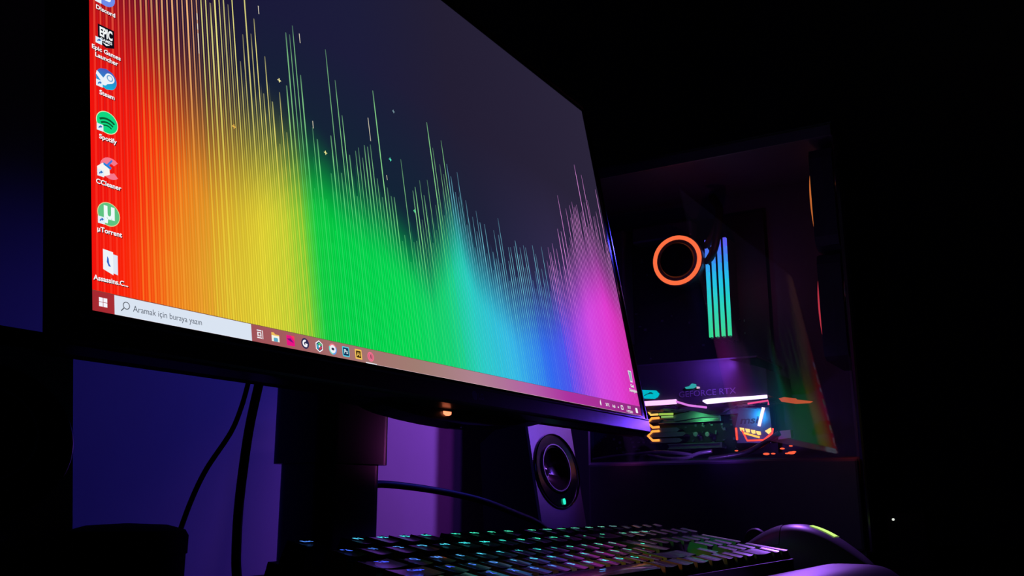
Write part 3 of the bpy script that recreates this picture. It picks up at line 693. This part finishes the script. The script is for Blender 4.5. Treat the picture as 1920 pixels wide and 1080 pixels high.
# ------------------------------------------------------------------ mouse
mo = thing('mouse', (0.615, -0.158, 0), 'black computer mouse with a glowing lime mark, right of the keyboard', 'mouse')
def mouse_pt(t, a):   # t 0 front(+Y) .. 1 back, a 0..PI across
    y = -0.075 - 0.125 * t; wd = 0.031 * (1 - 0.10 * math.sin(PI * t)) * (math.sin(PI * (0.04 + 0.92 * t)) ** 0.35)
    hh = (0.014 + 0.030 * math.sin(PI * min(1, (0.10 + 0.80 * t))) ** 0.9) * (math.sin(PI * (0.03 + 0.94 * t)) ** 0.4)
    ca, sa = math.cos(a), math.sin(a)
    x = 0.612 - wd * (abs(ca) ** 0.6) * (1 if ca > 0 else -1); z = 0.001 + hh * sa ** 0.62 if sa > 1e-6 else 0.001
    return Vector((x, y, z))
def mgrid(b, t0_, t1_, a0_, a1_, nt_, na_, off=0.0):
    vs = []
    for i in range(nt_ + 1):
        for j in range(na_ + 1):
            t = t0_ + (t1_ - t0_) * i / nt_; a = a0_ + (a1_ - a0_) * j / na_
            p = mouse_pt(t, a)
            if off:
                q = mouse_pt(min(1, t + .01), a) - mouse_pt(max(0, t - .01), a); r_ = mouse_pt(t, min(PI, a + .02)) - mouse_pt(t, max(0, a - .02)); nn = q.cross(r_).normalized(); nn = nn if nn.z > 0 else -nn; p = p + nn * off
            vs.append(p)
    m_ = na_ + 1
    b.mesh(vs, [(i * m_ + j, i * m_ + j + 1, (i + 1) * m_ + j + 1, (i + 1) * m_ + j) for i in range(nt_) for j in range(na_)])
b = MB(); mgrid(b, 0, 1, 0, PI, 40, 28); nv = 29
b.mesh([mouse_pt(t / 40, a) for t in range(41) for a in (0, PI)], [(2 * i, 2 * i + 1, 2 * i + 3, 2 * i + 2) for i in range(40)])
for t in (0.0, 1.0): b.face([mouse_pt(t, PI * j / 28) for j in range(29)])
b.build('shell', M['mouse'], mo, smooth=60)
for s_ in (0.1, 0.53):
    b = MB(); mgrid(b, 0.03, 0.42, PI * (0.16 if s_ < .3 else 0.53), PI * (0.47 if s_ < .3 else 0.84), 12, 8, 0.0007); b.build('button', M['mouse'], mo, smooth=60)
b = MB(); b.lathe([(0.009, -0.003), (0.010, -0.0015), (0.010, 0.0015), (0.009, 0.003)], Matrix.Translation((0.612, -0.100, 0.031)) @ Matrix.Rotation(PI / 2, 4, 'Y'), None, 24); b.build('scroll_wheel', M['rubber'], mo, smooth=40)
b = MB(); mgrid(b, 0.60, 0.76, PI * 0.46, PI * 0.60, 8, 6, 0.0006)
tag(b.build('logo_light', emis('lime_light', (0.62, 1.0, 0.22), 1.1), mo), 'glowing lime patch on the palm hump')

# white dot of unknown source, set on a made-up dark box
t = thing('white_dot_box', (0.0, 0, 0), 'tiny glowing white dot on a made-up dark box right of the computer case', 'gadget'); p = at(1675, 974, X=0.75)
t.location = (p.x, p.y, 0)
b = MB(); b.box((p.x, p.y - 0.030, 0.0), (p.x + 0.02, p.y + 0.006, p.z + 0.006), bev=0.002); b.build('housing', M['matt'], t)
b = MB(); b.lathe([(0.0012, 0), (0.0012, 0.001), (0.0007, 0.0016)], Matrix.Translation((p.x, p.y, p.z)) @ Matrix.Rotation(-PI / 2, 4, 'Y'), None, 12)
tag(b.build('white_dot', emis('white_dot_glow', (0.85, 0.9, 0.8), 0.9), t), 'tiny white glowing dot')

# ------------------------------------------------------------------ computer case
XG = 0.745; XM = 0.905
CX0, CX1, CY0, CY1, CZ0, CZ1 = XG, 0.960, -0.170, 0.236, 0.012, 0.468
case = thing('computer_case', (0.85, 0.02, 0), 'black computer case with a glass side and coloured lights glowing inside', 'computer')
b = MB()
b.box((CX0, CY0, CZ0), (CX1, CY1, CZ0 + 0.006)); b.box((CX0, CY0, CZ1 - 0.006), (CX1, CY1, CZ1)); b.box((CX1 - 0.004, CY0, CZ0 + .006), (CX1, CY1, CZ1 - .006))
b.box((CX0, CY1 - 0.004, CZ0 + .006), (CX1 - .004, CY1, CZ1 - .006))
b.build('case_frame', M['steel'], case)
b = MB(); b.box((CX0 - 0.002, CY0 - 0.010, CZ0), (CX1, CY0, CZ1), bev=0.004); b.build('front_panel', M['gloss'], case)
b = MB(); b.box((XM + 0.008, CY0, CZ0 + 0.006), (XM + 0.010, 0.232, CZ1 - 0.006)); b.build('board_tray', M['steel'], case)
b = MB(); b.box((CX0 - 0.003, 0.129, CZ0 + 0.004), (CX0 + 0.002, CY1 - 0.004, CZ1 - 0.004)); b.box((CX0 - 0.003, CY0, CZ1 - 0.016), (CX0 + 0.002, 0.129, CZ1 - 0.004))
b.build('side_trim', M['steel'], case)
b = MB(); b.box((CX0 - 0.006, CY0, CZ0 + 0.004), (CX0 + 0.001, 0.129, 0.1065), bev=0.003); b.build('side_panel', M['steel'], case)
b = MB(); b.box((CX0 + 0.006, CY0, CZ0 + 0.006), (XM + 0.006, 0.230, 0.1085), bev=0.003); b.build('power_supply_cover', M['steel'], case)
b = MB(); gz0, gz1 = 0.1075, CZ1 - 0.017
tl = 0.0
b.mesh([(CX0 - 0.0030, CY0 + .002, gz0), (CX0 - 0.0030, 0.1285, gz0), (CX0 - 0.0030, 0.1285, gz1), (CX0 - 0.0030, CY0 + .002, gz1),
        (CX0 + 0.0005, CY0 + .002, gz0), (CX0 + 0.0005, 0.1285, gz0), (CX0 + 0.0005, 0.1285, gz1), (CX0 + 0.0005, CY0 + .002, gz1)],
       [(0, 1, 2, 3), (7, 6, 5, 4), (0, 4, 5, 1), (1, 5, 6, 2), (2, 6, 7, 3), (3, 7, 4, 0)])
b.build('glass_panel', M['glass'], case)
for x in (CX0 + 0.02, CX1 - 0.05):
    for y in (CY0 + 0.02, CY1 - 0.05): b = MB(); b.box((x, y, 0.0), (x + 0.03, y + 0.03, CZ0)); b.build('foot', M['rubber'], case)

def led(mb_pts, r, color, strength, name, parent, label, n=8):
    b = MB(); b.tube(mb_pts, r, None, n); return tag(b.build(name, emis(name + '_light', color, strength), parent), label)
def panel_px(b, pts, X, th, m=None):
    """flat plate of thickness th whose outline faces -X at depth X"""
    b.prism([at(x, y, X=X) for x, y in pts], (th, 0, 0), m)

# motherboard
mbd = thing('motherboard', (XM, 0.07, 0.13), 'dark circuit board with glowing orange slot marks inside the computer case', 'motherboard')
b = MB(); b.box((XM, -0.048, 0.122), (XM + 0.002, 0.200, 0.430)); b.build('circuit_board', M['pcb'], mbd)
Xf = XM - 0.012
def slot(z, y0, y1, mm):
    b = MB()
    b.box((Xf, y0, z - 0.0036), (XM, y1, z - 0.0018), bev=0.0004); b.box((Xf, y0, z + 0.0018), (XM, y1, z + 0.0036), bev=0.0004)
    b.box((Xf + .004, y0, z - 0.0020), (XM, y1, z + 0.0020)); b.box((Xf, y0 - 0.003, z - 0.0036), (XM, y0, z + 0.0036), bev=.0004)
    return tag(b.build('expansion_slot', mm, mbd), 'metal edged expansion slot')
slot(0.1655, 0.021, 0.101, M['slot']); slot(0.1325, 0.021, 0.090, M['slot'])
# heat shields left of the slots
for z, y0, y1 in ((0.178, 0.062, 0.126), (0.1665, 0.100, 0.126), (0.1535, 0.075, 0.120), (0.1475, 0.068, 0.120), (0.140, 0.072, 0.112)):
    b = MB(); b.prism([(Xf - 0.004, y0, z - 0.0028), (Xf - 0.004, y0 - 0.004, z), (Xf - 0.004, y0, z + 0.0028), (Xf - 0.004, y1, z + 0.0028), (Xf - 0.004, y1, z - 0.0028)], (0.014, 0, 0)); b.build('heat_spreader', M['sink'], mbd)
b = MB(); panel_px(b, [(1262, 779), (1318, 765), (1386, 764), (1386, 775), (1330, 780), (1264, 790)], Xf - 0.002, 0.012); b.build('drive_heatsink', M['sink'], mbd)
# orange lit chevrons
OR = (1.0, 0.28, 0.04)
for yb in (786, 0):
    pass
Xo = Xf - 0.006
def chev(pts, r=0.0016, s_=2.6, col=OR): return led([at(x, y, X=Xo) for x, y in pts], r, col, s_, 'slot_light', mbd, 'orange glowing bracket shaped light')
chev([(1236, 783.5), (1222, 784.5), (1214, 793), (1224, 801.5), (1236, 800.5)])
chev([(1236, 808), (1223, 809), (1215, 817.5), (1224, 826), (1236, 825.5)])
chev([(1216, 772), (1220, 778), (1234, 777)], 0.0013, 1.6, (1.0, 0.62, 0.12)); chev([(1236, 777), (1262, 776)], 0.0014, 1.0, (0.55, 0.9, 0.12)); chev([(1240, 782), (1262, 781)], 0.0012, 0.8, (0.45, 0.9, 0.2))
b = MB()
for x in (1281, 1304, 1326):
    c = at(x, 814, X=Xf); b.lathe([(0.0034, 0), (0.0034, 0.011)], Matrix.Translation(c) @ Matrix.Rotation(PI / 2, 4, 'Y'), None, 18)
for x in (1281, 1304, 1326): pass
b2 = b
for i, x in enumerate((1281, 1304, 1326)):
    b = MB(); c = at(x, 814, X=Xf); b.lathe([(0.0034, 0.012), (0.0034, 0.0006), (0.0028, 0.0)], Matrix.Translation(c) @ Matrix.Rotation(PI / 2, 4, 'Y'), None, 18); b.build('capacitor', M['capmetal'], mbd, smooth=40)
rnd = random.Random(3)
b = MB()
for i in range(150):
    y = rnd.uniform(-0.02, 0.19); z = rnd.uniform(0.126, 0.165) if rnd.random() < .6 else rnd.uniform(0.24, 0.42)
    a_, c_ = rnd.uniform(.001, .004), rnd.uniform(.001, .003); b.box((XM - rnd.uniform(.001, .004), y, z), (XM, y + a_, z + c_))
tag(b.build('small_chips', M['sink'], mbd), kind='stuff')
b = MB(); b.box((XM - 0.03, 0.135, 0.27), (XM, 0.198, 0.425), bev=0.003); b.build('port_cover', M['shroud'], mbd)
b = MB(); b.box((XM - 0.025, 0.04, 0.404), (XM, 0.125, 0.426), bev=0.003); b.build('regulator_heatsink', M['sink'], mbd)
# chipset heatsink with letters, white bar, red teeth
Xh = XM - 0.016
b = MB(); panel_px(b, [(1386, 765), (1442, 760), (1447, 806), (1446, 830), (1382, 831), (1379, 800)], Xh, 0.015); hs = b.build('chipset_heatsink', M['sink'], mbd); tag(hs, 'metal heatsink plate lettered msi')
b = MB(); c = at(1404, 794, X=Xh - 0.0004)
add_text(b, 'msi', lambda x, y: c + Vector((0, -(x + 0.28 * y), y)), 0.0125, None, None, 0.02, 0.0215); b.build('lettering', M['ink'], hs)
led([at(1431.5, 764, X=Xh - 0.001), at(1423, 799, X=Xh - 0.001)], 0.0019, (1.0, 0.55, 0.75), 3.0, 'light_bar', mbd, 'glowing pinkish white bar')
RD = (1.0, 0.05, 0.03)
led([at(1391, 806, X=Xh - .001), at(1401, 826, X=Xh - .001), at(1432, 825, X=Xh - .001), at(1448, 812, X=Xh - .001), at(1449, 803, X=Xh - .001)], 0.0011, RD, 3.0, 'light_edge', mbd, 'glowing red dragon jaw outline')
led([at(1395, 812, X=Xh - .001), at(1424, 820, X=Xh - .001)], 0.0012, (1.0, 0.4, 0.06), 2.6, 'light_edge', mbd, 'glowing amber jaw line')
led([at(1380, 802, X=Xh - .001), at(1382, 825, X=Xh - .001)], 0.0012, RD, 3.0, 'light_edge', mbd, 'glowing red side line')
for x, y in ((1391, 805), (1401.5, 807), (1412, 809), (1422, 811.5)):
    b = MB(); panel_px(b, [(x - 4.4, y - 3.5), (x + 3.6, y - 2.6), (x + 4.6, y + 3.6), (x, y + 4.2), (x - 2.8, y + 2.6)], Xh - 0.0015, 0.001)
    tag(b.build('light_tooth', emis('tooth_light', (1.0, 0.55, 0.14), 2.4), mbd), 'glowing amber tooth')
b = MB(); panel_px(b, [(1434, 808), (1445, 801.5), (1446, 809), (1441, 814)], Xh - 0.0015, 0.001); tag(b.build('light_tooth', emis('tooth_light', (1.0, 0.55, 0.14), 2.4), mbd), 'glowing amber arrow tip')
for x, y, r_ in ((1380, 845, .0012), (1436, 851, .0022), (1449, 850.5, .0014), (1466, 841, .0016), (1482, 836, .0012), (1475, 850, .0013), (1483, 849, .0026), (1488, 847, .0014)):  # small red emissive beads below the heatsink
    b = MB(); c = at(x, y, X=0.84); b.lathe([(r_, 0.003), (r_, 0.0005), (r_ * .5, 0)], Matrix.Translation(c) @ Matrix.Rotation(PI / 2, 4, 'Y') @ Matrix.Diagonal((0.6, 1.6, 1, 1)), None, 12)
    tag(b.build('red_bead', emis('red_bead_glow', (1.0, 0.10, 0.04), 2.0), mbd), 'small glowing red bead')

# cables lying on the cover
for pts, nm, lb in ([[(1112, 862), (1150, 856), (1200, 851), (1245, 848), (1290, 852), (1300, 857)], 'power_cable', 'dark cable looping at the foot of the circuit board'],
                    [[(1215, 853), (1250, 860), (1285, 859), (1310, 850), (1335, 846)], 'fan_cable', 'thin dark cable crossing the loop below the circuit board'],
                    [[(1330, 862), (1390, 851), (1420, 838), (1450, 820), (1462, 812)], 'front_cable', 'dark sleeved cable rising towards the front of the case']):
    X_ = 0.80 if nm != 'front_cable' else 0.83
    ps = [at(x, y, X=X_) for x, y in pts]; ps = [Vector((p.x, p.y, max(p.z, 0.113))) for p in ps]
    b = MB(); b.tube(spline(ps), 0.0022 if nm != 'front_cable' else 0.003, None, 8); tag(b.build(nm, M['slot'] if nm == 'x' else M['shroud'], smooth=60), lb, 'cable')

# graphics card
Xc = 0.782
gc = thing('graphics_card', (0.85, 0.05, 0.19), 'violet lit graphics card lettered GEFORCE RTX inside the computer case', 'graphics card')
Y0, Y1 = -0.073, 0.198
b = MB()
zt_ = 0.222
outl = [(Y0, 0.1790), (0.0, 0.1775), (0.012, 0.172), (0.030, 0.170), (0.045, 0.1795), (Y1, 0.181), (Y1, zt_), (-0.03, zt_), (-0.05, 0.216), (Y0, 0.208)]
b.prism([(Xc, y, z) for y, z in outl], (0.105, 0, 0)); b.build('card_shroud', M['shroud'], gc)
b = MB(); b.box((Xc + 0.001, Y0 + .01, zt_), (Xc + 0.112, Y1, zt_ + 0.002)); b.build('backplate', M['sink'], gc)
b = MB(); c = at(1325.5, 741.5, X=Xc - 0.0005)
add_text(b, 'GEFORCE RTX', lambda x, y: c + Vector((0, -x, y + x * 0.015)), 0.0098, None, None, 0.0, 0.0675); b.build('lettering', M['greymetal'], gc)
led([at(1206, 757, X=Xc - .002), at(1240, 755, X=Xc - .002), at(1268, 753, X=Xc - .002)], 0.0028, (1.0, 0.45, 1.0), 2.4, 'light_strip', gc, 'glowing pink white light strip')
led([at(1268, 753, X=Xc - .002), at(1291, 760, X=Xc - .002), at(1325, 764, X=Xc - .002)], 0.0012, (0.9, 0.25, 0.9), 1.3, 'light_strip', gc, 'thin glowing violet light strip')
b = MB(); b.tube([at(1318, 751.5, X=Xc - .002), at(1326, 753, X=Xc - .002), at(1345, 751, X=Xc - .002), at(1390, 747.5, X=Xc - .002), at(1438, 743.5, X=Xc - .002)], [0.0010, 0.0030, 0.0030, 0.0022, 0.0020], None, 10)
tag(b.build('light_strip', emis('white_strip', (0.85, 0.60, 1.0), 3.0), gc), 'glowing white light strip')
led([at(1402, 757, X=Xc + .004), at(1440, 751, X=Xc + .004), at(1441, 759, X=Xc + .004)], 0.0010, (1.0, 0.08, 0.25), 1.4, 'light_edge', gc, 'glowing crimson edge light')
b = MB(); panel_px(b, [(1204, 731), (1229, 732), (1235, 738), (1232, 744), (1226, 747.5), (1207, 747), (1203, 740)], Xc - 0.003, 0.003)
lp = b.build('lit_badge', emis('cyan_badge', (0.0, 0.78, 0.85), 1.0), gc); tag(lp, 'cyan glowing badge with a swoosh mark')
b = MB(); b.tube([at(x, y, X=Xc - .0036) for x, y in ((1208, 742), (1213, 739), (1219, 737.4), (1224, 737.6))], 0.0004, None, 6); b.tube([at(x, y, X=Xc - .0036) for x, y in ((1216, 738), (1219, 736), (1222, 736.5), (1223, 739))], 0.0004, None, 6); b.build('mark', M['ink'], lp)
b = MB(); panel_px(b, [(1284, 726), (1292, 724), (1297, 719), (1304, 720), (1305, 725), (1299, 728), (1286, 729)], Xc - 0.002, 0.002); tag(b.build('lit_logo', emis('teal_logo', (0.05, 0.62, 0.60), 0.9), gc), 'small teal glowing emblem')
b = MB(); panel_px(b, [(1306, 724.5), (1311, 725), (1311, 728), (1306, 728.5)], Xc - 0.002, 0.002); tag(b.build('lit_logo', emis('pink_logo', (1.0, 0.6, 0.8), 1.2), gc), 'small pink white glowing dot')
def rotor(center, R_, T_, hub, blades, name, m, parent, thick=0.003):
    b = MB(); TT = Matrix.Translation(center) @ T_
    b.lathe([(hub, -thick), (hub, thick), (hub * 0.6, thick * 1.3)], TT, None, 20)
    for k in range(blades):
        a = 2 * PI * k / blades; vs = []
        for i in range(5):
            r_ = hub * .9 + (R_ - hub * .9) * i / 4; sw = 0.35 * i / 4
            for da, h in ((-0.22, -thick), (0.22, thick)):
                an = a + sw + da * (1 + .1 * i); vs.append(TT @ Vector((r_ * math.cos(an), r_ * math.sin(an), h)))
                vs.append(TT @ Vector((r_ * math.cos(an), r_ * math.sin(an), h + 0.0008)))
        for i in range(4):
            o_ = 4 * i; q = [o_, o_ + 2, o_ + 6, o_ + 4]; q2 = [o_ + 1, o_ + 3, o_ + 7, o_ + 5]
            b.mesh([vs[x] for x in q] + [vs[x] for x in q2], [(3, 2, 1, 0), (4, 5, 6, 7), (0, 1, 5, 4), (2, 3, 7, 6), (1, 2, 6, 5), (3, 0, 4, 7)])
    return b.build(name, m, parent)
for y in (-0.03, 0.062, 0.150): rotor(Vector((Xc + 0.052, y, 0.1755 if y > 0.03 or y < 0 else 0.168)), 0.040, Matrix.Rotation(PI, 4, 'X'), 0.014, 11, 'cooling_fan', M['blade'], gc, 0.0012)

# processor cooler with glowing ring
cc = thing('processor_cooler', (0.87, 0.07, 0.34), 'round processor cooler with a glowing red orange ring on the circuit board', 'cooler')
cpos = Vector((0.855, 0.052, 0.366)); TR = Matrix.Translation(cpos) @ Matrix.Rotation(-PI / 2, 4, 'Y')
b = MB(); b.lathe([(0.030, -0.0485), (0.030, -0.012), (0.034, -0.010), (0.034, 0.0), (0.026, 0.002)], TR, None, 40); b.build('pump_block', M['shroud'], cc, smooth=40)
b = MB(); b.tube([TR @ Vector((0.030 * math.cos(2 * PI * i / 40), 0.030 * math.sin(2 * PI * i / 40), 0.0015)) for i in range(40)], 0.0028, None, 8, closed=True)
tag(b.build('ring_light', emis('ring_orange', (1.0, 0.16, 0.05), 1.6), cc), 'glowing red orange ring')
b = MB(); b.lathe([(0.024, 0.0015), (0.022, 0.004), (0.001, 0.0045)], TR, None, 32); b.build('cap', M['gloss'], cc, smooth=40)
for dz in (0.010, -0.010):
    b = MB(); b.tube(spline([cpos + Vector((0.018, -0.028, dz)), cpos + Vector((0.0, -0.05, dz + 0.02)), cpos + Vector((-0.005, -0.06, 0.055)), cpos + Vector((0.0, -0.05, 0.078 if dz > 0 else 0.075))]), 0.005, None, 10); b.build('hose', M['rubber'], cc, smooth=60)

# memory sticks
mem = thing('memory_stick', (0.88, 0, 0.33), 'memory stick glowing blue to green, nearest the front of the case', 'memory stick', 'memory sticks')
b = MB(); b.box((XM - 0.036, -0.0015, 0.262), (XM, 0.0015, 0.392), bev=0.0005); b.build('heat_spreader', M['sink'], mem)
b = MB(); RC = [(0, (0.04, 0.85, 0.30)), (0.35, (0.02, 0.80, 0.60)), (0.6, (0.02, 0.65, 0.95)), (0.8, (0.05, 0.30, 1.0)), (1, (0.15, 0.10, 1.0))]
for i in range(12):
    z0, z1 = 0.264 + 0.126 * i / 12, 0.264 + 0.126 * (i + 1) / 12; c0, c1 = interp(i / 12, RC), interp((i + 1) / 12, RC)
    x0, x1 = XM - 0.0415, XM - 0.036
    b.face([(x0, 0.0018, z0), (x0, -0.0018, z0), (x0, -0.0018, z1), (x0, 0.0018, z1)], None, [c0, c0, c1, c1])
    for s_ in (1, -1): b.face([(x0, s_ * .0018, z0), (x1, s_ * .0018, z0), (x1, s_ * .0018, z1), (x0, s_ * .0018, z1)][::s_], None, ([c0, c0, c1, c1])[::1])
tag(b.build('light_bar', emis_attr('memory_light', 1.3), mem), 'light bar glowing blue, cyan and green')
for o in (mem,) + tuple(mem.children): pass
def copy_tree(o, parent=None):
    c = o.copy(); C.objects.link(c); c.parent = parent
    for ch in o.children: copy_tree(ch, c)
    return c
mem_kids = list(mem.children)
for k, lb in enumerate(['memory stick glowing blue to green, second from the front of the case', 'memory stick glowing blue to green, third from the front of the case', 'memory stick glowing blue to green, nearest the processor cooler']):
    c = mem.copy(); C.objects.link(c); c.location = mem.location + Vector((0, -0.008 + 0.0 + 0.008 * (k + 1) + 0.008, 0)) - Vector((0, 0.008, 0)); c['label'] = lb
    for ch in mem_kids:
        e = ch.copy(); C.objects.link(e); e.parent = c
mem.location.y -= 0.008

# front fans
def fan(z, label, col):
    t = thing('case_fan', (0.835, -0.150, z), label, 'fan', 'fans behind the front panel of the case')
    TT = Matrix.Translation((0.835, -0.150, z)) @ Matrix.Rotation(-PI / 2, 4, 'X')
    b = MB(); n = 48; R_, S_ = 0.0555, 0.0595; vs = []; fs = []
    for h in (-0.0125, 0.0125):
        for i in range(n):
            a = 2 * PI * i / n; q = 1 / max(abs(math.cos(a)), abs(math.sin(a))); vs.append(TT @ Vector((S_ * min(q, 1.33) * math.cos(a), S_ * min(q, 1.33) * math.sin(a), h)))
            vs.append(TT @ Vector((R_ * math.cos(a), R_ * math.sin(a), h)))
    for i in range(n):
        j = (i + 1) % n; A, B_, a_, b_ = 2 * i, 2 * j, 2 * i + 1, 2 * j + 1; N = 2 * n
        fs += [(A, a_, b_, B_), (A + N, B_ + N, b_ + N, a_ + N), (A, B_, B_ + N, A + N), (a_, a_ + N, b_ + N, b_)]
    b.mesh(vs, fs); b.build('frame', M['steel'], t)
    rotor(Vector((0.835, -0.150, z)), 0.052, Matrix.Rotation(-PI / 2, 4, 'X'), 0.019, 9, 'rotor', M['blade'], t, 0.006)
    b = MB(); b.tube([TT @ Vector((0.0565 * math.cos(2 * PI * i / 48), 0.0565 * math.sin(2 * PI * i / 48), 0.0135)) for i in range(48)], 0.0016, None, 8, closed=True)
    tag(b.build('ring_light', emis('fan_ring', col, 0.8), t), 'glowing ring')
fan(0.395, 'upper front fan with a glowing orange ring inside the case', (1.0, 0.25, 0.05))
fan(0.272, 'middle front fan with a glowing crimson ring inside the case', (0.9, 0.06, 0.10))
fan(0.175 - 0.005, 'unlit', (0.3, 0.0, 0.02)) if False else None
# lit piece and stickers near the front
b = MB(); X_ = 0.80
panel_px(b, [(1460, 747), (1470, 744.5), (1492, 747), (1494, 749), (1524, 752.5), (1518, 755.5), (1492, 757), (1465, 753)], X_, 0.002); t = b.build('lit_fan_grille', emis('red_glow_piece', (0.85, 0.10, 0.05), 0.85)); tag(t, 'red orange glowing sliver beside the graphics card', 'light')
b = MB(); panel_px(b, [(1462, 808), (1482, 806), (1483, 821), (1459, 824)], 0.86, 0.012); tag(b.build('sticker_box', M['label']), 'small pale sticker box at the front end of the circuit board', 'box')
